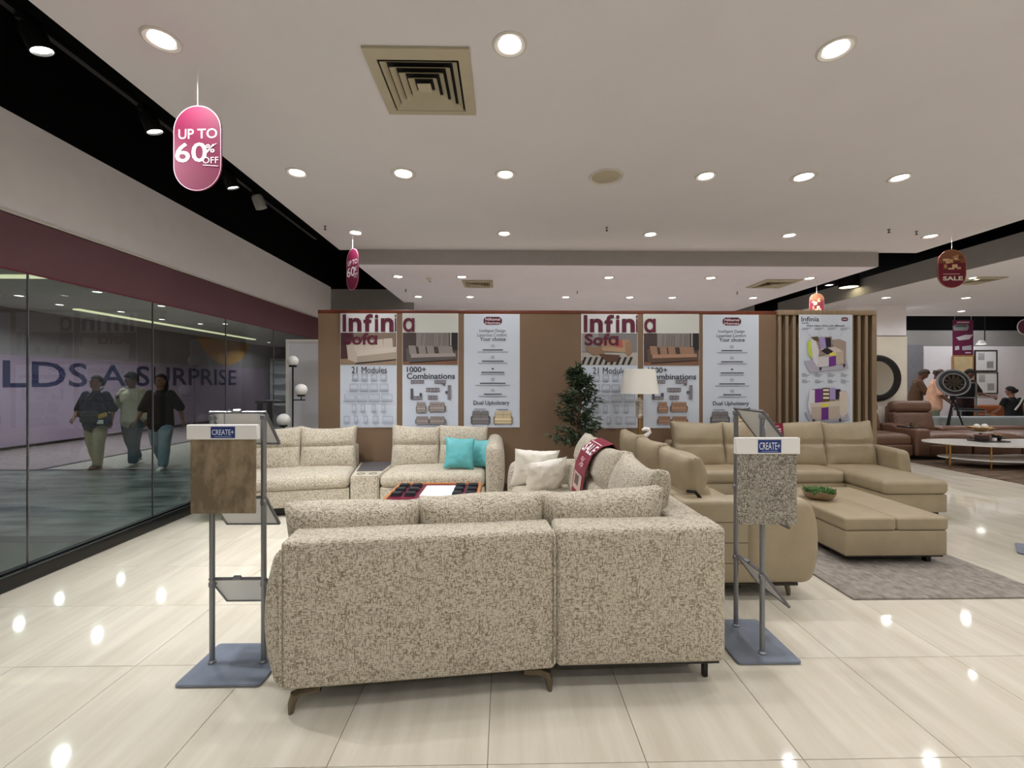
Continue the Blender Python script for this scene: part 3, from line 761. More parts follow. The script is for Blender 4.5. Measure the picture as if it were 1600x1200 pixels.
def poster_modules(x0, scheme, lab, dy=0):
    s, pr = poster(x0, x0 + 88, 490 + dy, 668 + dy, YP, lab)
    pr.rect(x0 + .5, 490.5 + dy, x0 + 87.5, 520 + dy, (222, 224, 226))
    room_photo(pr, x0 + .5, 520 + dy, x0 + 87.5, 570 + dy, (196, 184, 170), scheme)
    for i, (ch, a, b, top) in enumerate([('I', 4, 9.4, 491.5), ('n', 13.5, 33.5, 497), ('f', 36.5, 51, 490.8), ('i', 54, 59.6, 491.5), ('n', 63.5, 83.5, 497)]):
        pr.text(ch, x0 + a, top + dy, x0 + b, 518.5 + dy, MAR, .03)
    pr.rect(x0 + 85.4, 492 + dy, x0 + 87.5, 496 + dy, MAR); pr.rect(x0 + 85.4, 497.5 + dy, x0 + 87.5, 518.5 + dy, MAR)
    pr.text('Sofɑ', x0 + 5, 520.5 + dy, x0 + 58, 539 + dy, MAR, .03)
    pr.text('21 Modules', x0 + 18, 573 + dy, x0 + 73, 583 + dy, INK, 0.0)
    modules_grid(pr, x0, dy); pr.build(s)
def poster_combos(x0, col, lab, dy=0):
    s, pr = poster(x0, x0 + 87, 490 + dy, 668 + dy, YP, lab)
    pr.rect(x0 + .5, 490.5 + dy, x0 + 86.5, 520 + dy, (204, 206, 200))
    room_photo(pr, x0 + .5, 520 + dy, x0 + 86.5, 570 + dy, tuple(int(c * .95) for c in col), 1)
    pr.text('ɑ', x0 + 1, 497 + dy, x0 + 19, 519 + dy, MAR, .02)
    pr.text('1000+', x0 + 7, 573 + dy, x0 + 37, 581.5 + dy, INK, .012); pr.text('Combinations', x0 + 7, 583 + dy, x0 + 82, 592 + dy, INK, .012)
    combos(pr, x0, col); pr.build(s)
def poster_choice(x0, lab, dy=0):
    s, pr = poster(x0, x0 + 87, 491 + dy, 668 + dy, YP, lab)
    cx = x0 + 45
    pr.poly([(cx + x, 501.5 + dy + y) for x, y in rrect(29, 12.5, 6, 6)], (74, 14, 36))
    pr.text('Nilkamal', cx - 11.5, 497 + dy, cx + 11.5, 501 + dy, (236, 214, 220), .01); pr.text('Homes', cx - 11.5, 502.5 + dy, cx + 11.5, 506.5 + dy, (236, 214, 220), .01)
    pr.text('Intelligent Design', cx - 21, 514.5 + dy, cx + 20, 520.5 + dy, INK); pr.text('Luxurious Comfort', cx - 24, 520.8 + dy, cx + 22, 526 + dy, INK)
    pr.text('Your choice', cx - 20, 527 + dy, cx + 20, 533 + dy, INK, .014)
    for k, (yy, a, b) in enumerate(((541, 16, 24), (558.5, 17, 23), (576, 18, 19), (593, 20, 27), (610, 14, 22))):
        yy += dy
        if k == 2: pr.poly([(cx - 2.5, yy + .5), (cx, yy - 1.2), (cx + 2.5, yy + .5), (cx, yy + 1.2)], INK)
        else: pr.frame(cx - 2.4, yy - 1.8, cx + 2.4, yy + 1.4, .5, (120, 122, 130)); pr.line(cx - 1.2, yy + 1.2, cx + 1, yy - 1, .5, (120, 122, 130))
        pr.rect(cx - a, yy + 5, cx + a, yy + 6.6, (78, 78, 90)); pr.rect(cx - b, yy + 8.6, cx + b, yy + 9.6, (140, 142, 152))
    pr.text('Dual Upholstery', cx - 30, 626 + dy, cx + 26, 634 + dy, INK, .01)
    pr.rect(cx - 29, 638.6 + dy, cx - 11, 639.6 + dy, (110, 112, 120)); pr.rect(cx + 6, 639.2 + dy, cx + 24, 640.2 + dy, (110, 112, 120))
    pr.sofa(cx - 35, 641.5 + dy, cx - 3, 664 + dy, (124, 120, 120), 2); pr.sofa(cx + 0, 642 + dy, cx + 32, 664 + dy, (206, 188, 152), 2)
    pr.build(s)
GREYS, TAN = (150, 140, 136), (160, 126, 104)
poster_modules(532, 0, 'leftmost poster, cream sofa photo above a grid headed 21 Modules')
poster_combos(629, GREYS, 'left poster headed 1000+ Combinations with grey sofa drawings')
poster_choice(725, 'left white text poster headed Your choice, beside bare brown wall')
poster_modules(908, 2, 'poster with striped rug photo above 21 Modules, behind the indoor tree', 1)
poster_combos(1005, TAN, 'right poster headed 1000+ Combinations with tan sofa drawings, behind the lamp', 1)
poster_choice(1098, 'right white text poster headed Your choice, beside the slatted partition end', 1)
# cut-away armchair poster on the slats
s, pr = poster(1248, 1331, 492, 667, YP - .045, 'poster with two cut-away armchairs in purple and lime on wooden slats')
pr.text('Infinia', 1251.5, 495, 1279, 502.5, INK, .01); pr.text('Sofa', 1252, 503.2, 1263, 506, INK, .01)
pr.poly([(1319 + x, 499 + y) for x, y in rrect(10.5, 6, 2.9, 6)], (74, 14, 36)); pr.rect(1315.5, 498, 1322.5, 500, (190, 150, 160))
pr.text('What makes Infinia sofa different?', 1259, 507.5, 1319, 510.5, INK, .012)
for k in range(4):
    for j, (yy, L) in enumerate(((512.5, 14), (514.5, 10), (583.5, 6), (585.5, 12), (587.5, 9), (593.5, 7), (595.5, 13), (597.5, 8))):
        pr.rect(1252 + k * 20, yy, 1252 + k * 20 + L, yy + .8, (128, 122, 136))
    pr.line(1258 + k * 19, 518, 1268 + k * 14, 527, .35, (150, 146, 158))
def armchair(pr, x, y, flip):
    def P(pts, c): pr.poly([((x + 30 - a) if False else (x + a), y + b) for a, b in pts], c)
    B, BD, BL = (186, 172, 158), (150, 134, 122), (206, 194, 182)
    P([(-6, 38), (60, 34), (64, 50), (4, 56)], (172, 170, 186))
    P([(6, 2), (38, 0), (40, 28), (8, 30)], BD)
    P([(38, 5), (50, 4), (60, 8), (60, 40), (52, 46), (42, 24)], (160, 144, 132))
    if flip:
        P([(2, 4), (10, 3), (12, 38), (4, 42), (-1, 30)], (214, 214, 222)); P([(10, 2), (22, 1), (22, 22), (10, 24)], (104, 40, 128))
        P([(22, 0), (33, 0), (33, 24), (22, 22)], (88, 70, 40))
        for k in range(3): P([(23, 2 + k * 6), (32, 2 + k * 6), (32, 5 + k * 6), (23, 5 + k * 6)], (226, 220, 206))
        P([(33, 0), (42, 0), (42, 18), (33, 18)], (160, 144, 198)); P([(42, 2), (50, 2), (47, 18), (42, 18)], (34, 22, 40))
        P([(2, 24), (48, 20), (48, 28), (4, 30)], BL); P([(4, 30), (48, 28), (48, 48), (6, 50)], B)
        P([(20, 25), (31, 24), (31, 29), (20, 30)], (222, 214, 74)); P([(20, 31), (31, 30), (31, 49), (20, 50)], (104, 40, 134))
        P([(48, 6), (58, 4), (62, 16), (60, 40), (52, 47), (48, 40)], BL)
        legs = ((6, 49), (47, 48))
    else:
        P([(0, 10), (5, 4), (8, 12), (8, 34), (2, 30)], (190, 206, 70)); P([(5, 4), (12, 4), (18, 22), (16, 48), (8, 36)], (214, 212, 216))
        P([(6, 1), (16, 0), (18, 8), (10, 6)], (92, 72, 44)); P([(18, 2), (27, 1), (29, 18), (21, 20)], (160, 144, 198))
        P([(27, 2), (36, 2), (37, 16), (29, 17)], (34, 22, 40))
        P([(20, 20), (42, 16), (54, 22), (32, 32)], BL); P([(21, 22), (30, 17), (40, 23), (32, 30)], (34, 20, 34))
        P([(16, 32), (56, 22), (56, 42), (17, 48)], B); P([(16, 32), (33, 32), (33, 46), (17, 48)], (206, 202, 206))
        P([(34, 26), (44, 25), (45, 29), (35, 30)], (222, 214, 74)); P([(33, 32), (44, 30), (44, 45), (33, 47)], (104, 40, 134))
        legs = ((18, 48), (55, 43))
    for a, b in legs: P([(a, b), (a + 4, b - .5), (a + 3, b + 5), (a + 1, b + 5)], (48, 40, 44))
armchair(pr, 1260, 526, False); armchair(pr, 1261, 606, True)
pr.build(s)
# ------------------------------------------------------------------ sofas
def arm_shape(t, d, h, bulge, out=-1, front=0.05, taper=0.0, r=.06):
    """arm centred on the origin: bulges sideways to 'out' and forwards (+y)"""
    def fn(p):
        v = 2 * p.z / h; k = max(0, 1 - abs(v) ** 2.0)
        if p.x * out > 0: p.x += out * bulge * k
        f = (p.y / d + .5)
        if p.y > 0: p.y += front * max(0, 1 - abs(v) ** 2.6)
        p.z += -.02 * max(0, v) * f * f * f
        return p
    return softbox(t, d, h, r, fn, (3, 10, 12))
def curved_leg(parent, M, m='bronze', h=.104, inward=1):
    pts = [(0, 0, 0), (.004 * inward, 0, h * .45), (.016 * inward, 0, h * .8), (.05 * inward, 0, h * .96), (.13 * inward, 0, h)]
    b = tube(pts, [.012, .018, .021, .019, .014], 8)
    obj('leg', b, m, parent, M)
def block_leg(parent, M, h=.12, s=.02, m='black_leg'): obj('leg', box(-s, s, -s, s, 0, h, .003, 1), m, parent, M)
def piping(parent, pts, m, M=None, r=.005): obj('piping', tube(pts, r, 6), m, parent, M)
def puff_panel(w, t, h, r=.03, puff=.02):
    def fn(p):
        k = max(0, 1 - (2 * p.x / w) ** 4) * max(0, 1 - (2 * p.z / h) ** 4)
        p.y += math.copysign(puff, p.y) * k if abs(p.y) > t * .2 else 0
        return p
    return softbox(w, t, h, r, fn, (10, 1, 8))

# --- fabric corner sofa, back turned to the viewer
J = Vector((0.245, 2.085, 0))
A = empty('corner_sofa', J, 0, 'L-shaped flecked beige fabric sofa in front, its back to the viewer', 'sofa')
ML, MR = RZ(6.0), RZ(1.5)
ZB, ZT = .12, .785
HB = ZT - ZB
FAB = 'weave'
L1 = 1.25
obj('back_panel', puff_panel(L1, .2, HB, .02, .012), FAB, A, ML @ T(-L1 / 2, .1, ZB + HB / 2))
obj('back_panel', puff_panel(.84, .2, HB, .028, .008), FAB, A, MR @ T(.422, .1, ZB + HB / 2 + .006))
obj('arm', arm_shape(.15, .94, HB - .05, .05, -1, .04, r=.035), FAB, A, ML @ T(-L1 + .042, .485, ZB + HB / 2 - .022))
obj('seat_base', box(-L1 + .1, -.005, .18, .92, ZB + .01, .3, .02), FAB, A, ML)
obj('seat_base', box(.0, .66, .18, .95, ZB + .01, .3, .02), FAB, A, MR)
for k in range(2): obj('seat_cushion', seat(.57, .76, .15), FAB, A, ML @ T(-L1 + .41 + .58 * k, .56, .365))
obj('seat_cushion', seat(.72, .76, .15), FAB, A, MR @ T(.27, .56, .365))
for k, (x, mm) in enumerate([(-.99, ML), (-.335, ML), (.29, MR)]):
    obj('back_cushion', backcushion(.66, .50, .2, .12, k + 1), FAB, A, mm @ T(x, .315, .630 + .012 * k) @ RX(10) @ RZ(180))
# right run, going away from the viewer with its back to the right
RUN = 2.52
obj('back_panel', puff_panel(RUN - .2, .2, HB, .03, .01), FAB, A, MR @ T(.742, .2 + (RUN - .2) / 2, ZB + HB / 2) @ RZ(90))
obj('seat_base', box(-.1, .64, .97, RUN - .12, ZB + .01, .3, .02), FAB, A, MR)
for k in range(2): obj('seat_cushion', seat(.76, .71, .15), FAB, A, MR @ T(.27, 1.33 + .72 * k, .37))
for k in range(3):
    obj('back_cushion', backcushion(.66, .58, .22, .02, k + 5), FAB, A, MR @ T(.585, .66 + .64 * k, .695) @ RY(14) @ RZ(-90))
obj('arm', arm_shape(.17, .93, .56, .05, -1, .04), FAB, A, MR @ T(.36, RUN - .06, ZB + .29) @ RZ(90) @ Matrix.Diagonal((-1, 1, 1, 1)) )
curved_leg(A, ML @ T(-L1 + .035, .03, 0)); curved_leg(A, ML @ T(-.02, .03, 0), inward=-1)
curved_leg(A, ML @ T(-L1 + .035, .85, 0)); block_leg(A, MR @ T(.78, .1, 0), .125, .013); block_leg(A, MR @ T(.06, .3, 0)); block_leg(A, MR @ T(.78, 2.4, 0)); block_leg(A, MR @ T(-.05, 2.4, 0))
block_leg(A, MR @ T(-.05, 1.0, 0))
obj('underside_shade', box(-L1 + .06, -.01, .03, .9, .108, .122), 'black_leg', A, ML); obj('underside_shade', box(.01, .82, .03, .94, .108, .122), 'black_leg', A, MR); obj('underside_shade', box(-.08, .82, .95, RUN - .1, .108, .122), 'black_leg', A, MR)  # black sheets added to deepen the shade below the sofa
piping(A, [(-L1 + .004, -.006, ZB + .03), (-L1 + .004, -.008, ZB + .3), (-L1 + .004, -.006, ZT - .03)], FAB, ML, .006)
piping(A, [(-.006, -.006, ZB + .03), (-.004, -.008, ZB + .3), (-.004, -.004, ZT - .03), (-.004, .04, ZT - .004)], FAB, ML, .006)

# two cream pillows against its far arm
def throw(name, w, h, t, m, loc, rz, lean, label, group=None, roll=0, seed=0):
    o = obj(name, pillow(w, h, t, seed, 24, .016 if m == 'pillow_white' else .007), m); o.matrix_world = T(*loc) @ RZ(rz) @ RX(lean) @ RY(roll)
    return tag(o, label, 'pillow', group)
J2 = lambda x, y, z: (J + (MR @ Vector((x, y, z))))
throw('throw_pillow', .46, .44, .15, 'pillow_white', J2(.12, 2.30, .63), 8, 22, 'cream textured throw pillow at rear against the far arm of the corner sofa', 'cream pillows', 4, 1)
throw('throw_pillow', .42, .40, .15, 'pillow_white', J2(.20, 2.06, .59), 24, 24, 'cream textured throw pillow in front of another cream pillow', 'cream pillows', -6, 2)

# sale streamer over the right-run cushions
st = empty('sale_streamer', J2(.60, 1.52, .9), R(1.5), 'red SALE streamer draped over the corner sofa cushions', 'banner')
def strip(path, w, th=.004):
    bm = bmesh.new(); rr = []
    for x, y, z in path: rr.append([bm.verts.new((x, y - w / 2, z)), bm.verts.new((x, y + w / 2, z)), bm.verts.new((x + th, y + w / 2, z + th)), bm.verts.new((x + th, y - w / 2, z + th))])
    for a, b in zip(rr, rr[1:]):
        for k in range(4): bm.faces.new((a[k], a[(k + 1) % 4], b[(k + 1) % 4], b[k]))
    bm.faces.new(rr[0]); bm.faces.new(rr[-1][::-1]); return bm
path = [(.16, .02, -.12), (.12, .02, .02), (.05, .01, .105), (-.04, 0, .085), (-.12, 0, .02), (-.175, 0, -.1), (-.20, -.01, -.24), (-.215, -.02, -.34)]
obj('ribbon', strip(path, .4), 'sale_red', st)
pr = Print(lambda a, b: (a, b), 0)
pr.text('SALE', -.17, .36, .17, .46, (246, 236, 240), .02); pr.rect(-.17, .335, .17, .345, (240, 220, 228))
pr.text('%', -.05, .50, .09, .58, (232, 190, 204)); pr.rect(-.15, .64, .15, .78, (196, 170, 160)); pr.rect(-.1, .66, .05, .74, (96, 80, 74))
PL = [Vector(q) for q in path]; SL = [0]
for q0, q1 in zip(PL, PL[1:]): SL.append(SL[-1] + (q1 - q0).length)
def on_ribbon(v):
    a, lay, d = v[0], -v[1], v[2]; d = min(max(d, 0), SL[-1] - 1e-4)
    k = max(i for i in range(len(SL) - 1) if SL[i] <= d); t = (d - SL[k]) / (SL[k + 1] - SL[k]); q = PL[k].lerp(PL[k + 1], t)
    tg = (PL[k + 1] - PL[k]).normalized(); n = Vector((tg.z, 0, -tg.x)); n = n if n.x < 0 or n.z > .5 else -n
    return tuple(q + n * (.004 + lay) + Vector((0, -a, 0)))
pr.v = [on_ribbon(v) for v in pr.v]
pr.build(st, 'lettering')

# --- fabric sofa along the partition
B = empty('modular_sofa', (-1.43, 5.45, 0), 0, 'flecked beige fabric sofa along the brown partition with cup holder console', 'sofa')
iB = T(1.43, -5.45, 0)
def BP(M): return iB @ M
def FR(px, py, z): p = W(px, py, z=z); return p
angB = 180 + 11.8
p = W(546, 761, z=.3)
Mb = T(p.x, p.y, 0) @ RZ(angB) @ T(0, -.93, 0)       # local: x to the left, y towards the viewer
for k in range(2):
    obj('back_cushion', backcushion(.66, .52, .2, .06, k + 11), FAB, B, BP(Mb @ T(.33 + .65 * k, .30, .66) @ RX(10) @ RZ(180)))
obj('back_panel', puff_panel(1.32, .16, .56, .03, .01), FAB, B, BP(Mb @ T(.66, .09, .40)))
obj('seat_cushion', seat(1.31, .76, .15, .06, .03), FAB, B, BP(Mb @ T(.66, .57, .36)))
obj('seat_base', box(.005, 1.31, .1, .93, .1, .29, .015), FAB, B, BP(Mb))
obj('arm', arm_shape(.18, .95, .66, .05, 1, .03), FAB, B, BP(Mb @ T(1.40, .5, .44)))
p2 = W(593, 760, z=.3)
Mr = T(-.22, 5.95, 0) @ RZ(180)
wR = -.22 - p2.x
for k in range(2):
    obj('back_cushion', backcushion(.62, .52, .2, .06, k + 15), FAB, B, BP(Mr @ T(.31 + .61 * k, .30, .66) @ RX(10) @ RZ(180)))
obj('back_panel', puff_panel(wR, .16, .56, .03, .01), FAB, B, BP(Mr @ T(wR / 2, .09, .40)))
obj('seat_cushion', seat(wR - .01, .78, .15, .06, .03), FAB, B, BP(Mr @ T(wR / 2, .56, .36)))
obj('seat_base', box(.005, wR - .005, .1, .93, .1, .29, .015), FAB, B, BP(Mr))
obj('arm', arm_shape(.17, .93, .70, .05, -1, .03, r=.075), FAB, B, BP(Mr @ T(-.09, .48, .45)))
fl, fr = Mb @ Vector((-.008, .93, 0)), Vector((p2.x - .008, 5.02, 0)); bl, brr = Mb @ Vector((-.008, .02, 0)), Vector((p2.x - .008, 5.93, 0))
poly = [(fl.x, fl.y), (fr.x, fr.y), (brr.x, brr.y), (bl.x, bl.y)]
con = obj('console', prism(poly, .1, .42, .015), FAB, B, iB)
mid = lambda t, s: ((fl.x * (1 - s) + fr.x * s) * (1 - t) + (bl.x * (1 - s) + brr.x * s) * t, (fl.y * (1 - s) + fr.y * s) * (1 - t) + (bl.y * (1 - s) + brr.y * s) * t)
obj('console_tray', prism([mid(.32, .1), mid(.32, .9), mid(.97, .9), mid(.97, .1)], .42, .428), 'frame_grey', con, iB)
for s in (.3, .7):
    x, y = mid(.16, s); obj('cup_holder', lathe([(0, .418), (.038, .419), (.042, .424), (.046, .424), (.047, .42)], 18), 'black_metal', con, iB @ T(x, y, 0))
for M_, xs in ((Mb, (.08, 1.3)), (Mr, (.06, wR - .06))):
    for x in xs:
        for y in (.12, .85): block_leg(B, BP(M_ @ T(x, y, 0)), .1, .025)
obj('under_shadow', box(.03, 1.28, .2, .86, .02, .1), 'black_leg', B, BP(Mb)); obj('under_shadow', box(.03, wR - .03, .2, .86, .02, .1), 'black_leg', B, BP(Mr))  # black boxes standing for the shadow in the gap under the sofa
throw('throw_pillow', .36, .38, .15, 'turquoise', W(718, 708, Y=5.24), 8, -16, 'turquoise satin throw pillow, left one of the pair', 'turquoise pillows', 4, 3)
throw('throw_pillow', .34, .36, .14, 'turquoise', W(751, 709, Y=5.42), -24, -16, 'turquoise satin throw pillow half behind the other, beside the sofa arm', 'turquoise pillows', -5, 4)

# --- leather sofa, run going away from the viewer, back to back with the fabric one
LEA = 'leather'
D = empty('leather_sofa', (1.18, 2.93, 0), R(-90), 'beige leather sofa facing right, its end panel and curved arm towards the viewer', 'sofa')
LD1 = 2.05
obj('back_panel', puff_panel(LD1 - .2, .18, .58, .04, .01), LEA, D, T(-LD1 / 2 - .1, .10, .41))
ep = obj('end_panel', box(-.2, -.012, .02, .62, .12, .69, .03, 3), LEA, D)
for z in (.26, .40, .54): obj('seam', box(-.014, -.0115, .04, .61, z, z + .005), 'zip_dark', ep)
obj('seam', box(-.012, -.008, .612, .620, .13, .68), 'zip_dark', ep)
obj('arm', arm_shape(.19, .46, .60, .02, 1, .05, r=.06), LEA, D, T(-.105, .70, .41))
obj('seat_base', box(-LD1, -.2, .12, .86, .12, .29, .02), LEA, D)
for k in range(3): obj('seat_cushion', seat(.61, .74, .15), LEA, D, T(-.52 - .615 * k, .56, .36))
for k in range(3):
    obj('back_cushion', backcushion(.64, .54, .2, .1, k + 21), LEA, D, T(-.47 - .62 * k, .24, .68) @ RX(12) @ RZ(180))
obj('hinge', tube([(-.10, .20, .68), (-.10, .16, .73), (-.10, .10, .735)], .012, 8), 'black_metal', D)
obj('underside_shade', box(-LD1 + .02, -.03, .05, .84, .1, .118), 'black_leg', D)  # added black sheet, darkens the floor and its reflection underneath
curved_leg(D, T(-.1, .82, 0) @ RZ(90), 'bronze', inward=-1); curved_leg(D, T(-.1, .1, 0) @ RZ(90), 'bronze'); block_leg(D, T(-LD1 + .1, .1, 0)); block_leg(D, T(-LD1 + .1, .8, 0))

# --- leather sofa along the partition with chaise
E = empty('leather_chaise_sofa', (3.5, 5.5, 0), 0, 'beige leather sofa with right-hand chaise along the partition below the slats', 'sofa')
Me = T(-3.5, -5.5, 0) @ T(4.80, 5.93, 0) @ RZ(180)    # local x leftwards, y towards the viewer
WE = 2.62
obj('back_panel', puff_panel(WE, .18, .60, .04, .01), LEA, E, Me @ T(WE / 2, .1, .42))
cw = WE / 4
for k in range(4): obj('back_cushion', backcushion(cw + .01, .56, .2, .02, k + 31), LEA, E, Me @ T(cw * (k + .5), .33, .69) @ RX(11) @ RZ(180))
for a, w in ((.72, .94), (1.67, .94)): obj('seat_cushion', seat(w, .66, .15, .05, .02), LEA, E, Me @ T(a + w / 2, .47, .36))
obj('seat_base', box(.71, WE - .005, .1, .78, .1, .29, .015), LEA, E, Me)
obj('chaise_cushion', seat(.71, 1.18, .15, .05, .02), LEA, E, Me @ T(.355, .74, .36))
obj('chaise_base', box(.01, .70, .1, 1.31, .09, .285, .012), LEA, E, Me)
for x, o_ in ((-.085, -1), (WE + .085, 1)):
    obj('arm', arm_shape(.14, .68, .56, .02, o_, .02, r=.045), LEA, E, Me @ T(x, .36, .40))
    piping(E, [(x + o_ * .05, .70, .17), (x + o_ * .06, .72, .40), (x + o_ * .05, .68, .64), (x + o_ * .05, .62, .665), (x + o_ * .05, .1, .682)], 'zip_dark', Me, .004)
for x, y in ((.08, 1.24), (.62, 1.24), (.1, .15), (WE - .1, .15), (WE - .1, .7)): block_leg(E, Me @ T(x, y, 0), .1, .022)
sg = empty('sale_card', W(1206, 672, Y=5.52), R(-6), 'small red SALE card standing against the leather sofa cushions', 'sign')
obj('card', box(-.14, .14, -.003, .003, -.09, .09), 'sale_red', sg, RX(-8))
pr = Print(lambda a, b: (a, b), -.006); pr.text('SALE', -.09, .02, .11, -.05, (248, 240, 240), .03); pr.line(-.05, .05, .09, .05, .008, (240, 200, 210))
o = pr.build(sg, 'lettering'); o.rotation_euler = (R(-8), 0, 0)

# --- ottoman on the grey rug, with succulent bowl
rug = tag(obj('rug', box(2.40, 3.83, 2.95, 5.1, .0, .014, .005), 'rug_grey'), 'shaggy grey rug under the leather ottoman', 'rug')
O = empty('ottoman', (3.18, 3.98, .014), 0, 'large beige leather storage ottoman with two lids on the grey rug', 'ottoman')
obj('body', box(-.42, .42, -.51, .51, .075, .28, .014, 3), LEA, O)
for x in (-.215, .215): obj('lid', seat(.427, 1.03, .11, .025, .008), LEA, O, T(x, 0, .335))
obj('underside_shade', box(-.4, .4, -.49, .49, .06, .074), 'black_leg', O)  # black sheet standing for the shade beneath the ottoman
for x, y in ((-.30, -.15), (.33, -.42), (-.36, .44), (.36, .44)): block_leg(O, T(x, y, 0), .08, .022)
pb = W(1289, 784, z=.406)
pl = empty('succulent_bowl', (pb.x, pb.y + .08, .412), 0, 'beige scalloped bowl of small green succulents on the ottoman', 'potted plant')
def bowl_fn(bm):
    for v in bm.verts:
        a = math.atan2(v.co.y, v.co.x); v.co.z += .012 * math.cos(3 * a) * (math.hypot(v.co.x, v.co.y) / .14)
    return bm
obj('bowl', bowl_fn(lathe([(0, 0), (.07, 0), (.11, .025), (.14, .075), (.134, .076), (.10, .035), (0, .02)], 28)), 'bowl_beige', pl)
obj('soil', lathe([(0, .055), (.12, .05)], 20), 'bark', pl)
lf = bmesh.new(); rnd = random.Random(4)
for k in range(34):
    cx, cy = rnd.uniform(-.1, .1), rnd.uniform(-.08, .08)
    for j in range(9):
        a = 2 * PI * j / 9 + rnd.random(); L = rnd.uniform(.03, .055); e = rnd.uniform(.5, 1.2)
        p0 = Vector((cx, cy, .055)); p1 = p0 + Vector((math.cos(a) * L * .6 * math.cos(e), math.sin(a) * L * .6 * math.cos(e), L * .7)); p2_ = p0 + Vector((math.cos(a) * L * math.cos(e), math.sin(a) * L * math.cos(e), L * 1.1))
        add(lf, tube([p0, p1, p2_], [.004, .006, .001], 5))
tag(obj('leaves', lf, 'leaf_light', pl), kind='stuff')

# --- coffee table with upholstery samples
ct = empty('sample_table', (-.68, 4.31, 0), 0, 'low wood-edged table with maroon top showing upholstery samples', 'table')
obj('top_board', box(-.41, .41, -.35, .35, .385, .412), 'maroon_top', ct)
for a in ((-.44, .44, -.37, -.34), (-.44, .44, .34, .37), (-.44, -.41, -.34, .34), (.41, .44, -.34, .34)): obj('edge_rail', box(*a, .36, .425, .004), 'wood_orange', ct)
for sx in (-.4, .4):
    for sy in (-.32, .32): obj('leg', box(sx - .025, sx + .025, sy - .025, sy + .025, 0, .37, .004), 'wood_orange', ct)
pr = Print(lambda a, b: (a, b), 0)
[pr.rect(-.07 + .03 * k, -.30, -.048 + .03 * k, -.325, (240, 220, 226)) for k in range(4)]; pr.rect(-.2, -.285, -.02, -.292, (222, 160, 180)); pr.rect(-.36, -.30, -.25, -.32, (190, 90, 120)); pr.rect(.2, -.29, .33, -.305, (222, 160, 180))
o = pr.build(ct, 'lettering'); o.rotation_euler = (R(-90), 0, 0); o.location = (0, 0, .4125)
pp = tag(obj('paper_sheet', box(-.17, .17, -.21, .21, 0, .002), 'paper', loc=(-.64, 4.37, .4125)), 'white printed sheet lying in the middle of the sample table', 'paper')
smp = None
for sx0 in (-.29, .29):
    for i in range(2):
        for j in range(3):
            x, y = -.68 + sx0 + (i - .5) * .13, 4.31 + .06 + (j - 1) * .17
            s = empty('sample_block', (x, y, .412), 0, f"black sample block in the {['front', 'middle', 'back'][j]} row {'left' if sx0 < 0 else 'right'} of the sheet, {['nearer', 'farther'][i if sx0 > 0 else 1 - i]} column", 'sample', 'sample blocks ' + ('left' if sx0 < 0 else 'right'))
            if smp is None:
                smp = (obj('base', box(-.05, .05, -.045, .045, .001, .012, .002, 1), 'sample_black', s), obj('swatch', box(-.045, .045, -.04, .04, .012, .032, .005, 2), 'sample_black', s))
            else:
                for q in smp: c = q.copy(); C.objects.link(c); c.parent = s

# --- swatch stands
def stand(loc, rz, label):
    s = empty('swatch_stand', loc, R(rz), label, 'display stand', 'swatch stands')
    obj('base_plate', prism(rrect(.42, .345, .02, 4), .004, .016, .002), 'plate_steel', s)
    for x in (-.135, .135):
        obj('pole', tube([(x, 0, .014), (x, 0, 1.30)], .0135, 14), 'steel', s)
        obj('pole_foot', lathe([(.02, .016), (.02, .024), (.0135, .03)], 14), 'steel', s, T(x, 0, 0))
    for z in (1.335, .885, .455):
        Mt = T(0, .0, z) @ RX(-52)
        fr_ = bmesh.new()
        for a in ((-.15, .15, -.012, 0), (-.15, .15, .222, .234), (-.15, -.138, 0, .222), (.138, .15, 0, .222)): add(fr_, box(*a, -.006, .008, .002, 1))
        tray = obj('tray_frame', fr_, 'frame_grey', s, Mt)
        obj('tray_sheet', box(-.138, .138, 0, .222, -.002, .002), 'paper', tray, Mt)
        obj('tray_cover', box(-.138, .138, 0, .222, .003, .005), 'clear_acrylic', tray, Mt)
        obj('clip', box(-.02, .02, -.022, -.010, -.008, .012, .002, 1), 'steel', tray, Mt)
        for x in (-.135, .135): obj('bracket', box(x - .012, x + .012, -.016, .03, z - .035, z - .008, .003, 1), 'steel', s)
    return s
sA = stand((-1.41, 2.33, 0), 0, 'steel swatch stand left of the corner sofa with tilted document trays')
sB = stand((1.41, 2.49, 0), -90, 'steel swatch stand right of the corner sofa with tilted document trays')
def swatch(cx, Y, ztop, zh, zbot, w, m, label, rz=0):
    s = empty('fabric_swatch', (cx, Y, zbot), R(rz), label, 'fabric sample', 'hanging swatches')
    wv = lambda p: Vector((p.x, p.y + .004 * math.sin(p.x * 30) * (.2 - p.z if p.z < .2 else 0), p.z))
    obj('cloth', softbox(w * .93, .012, zh - zbot + .01, .005, wv, (10, 1, 10)), m, s, T(0, 0, (zh - zbot) / 2))
    obj('header', box(-w / 2, w / 2, -.014, .014, zh - zbot, ztop - zbot, .003, 1), 'white_plastic', s)
    pr = Print(lambda a, b: (a, b), -.0145)
    b0, b1 = zh - zbot + .008, ztop - zbot - .010
    pr.rect(-.055, b1, .068, b0, (28, 52, 118)); pr.text('CREATE+', -.048, b1 - .014, .061, b0 + .016, (230, 234, 246), .004)
    pr.rect(-.035, b0 + .009, .05, b0 + .006, (150, 168, 214)); pr.build(s, 'badge')
    obj('hook', tube([(-.0, .01, ztop - zbot), (-.004, .012, ztop - zbot + .05), (.01, .03, ztop - zbot + .075), (.012, .06, ztop - zbot + .06)], .0025, 6), 'steel', s)
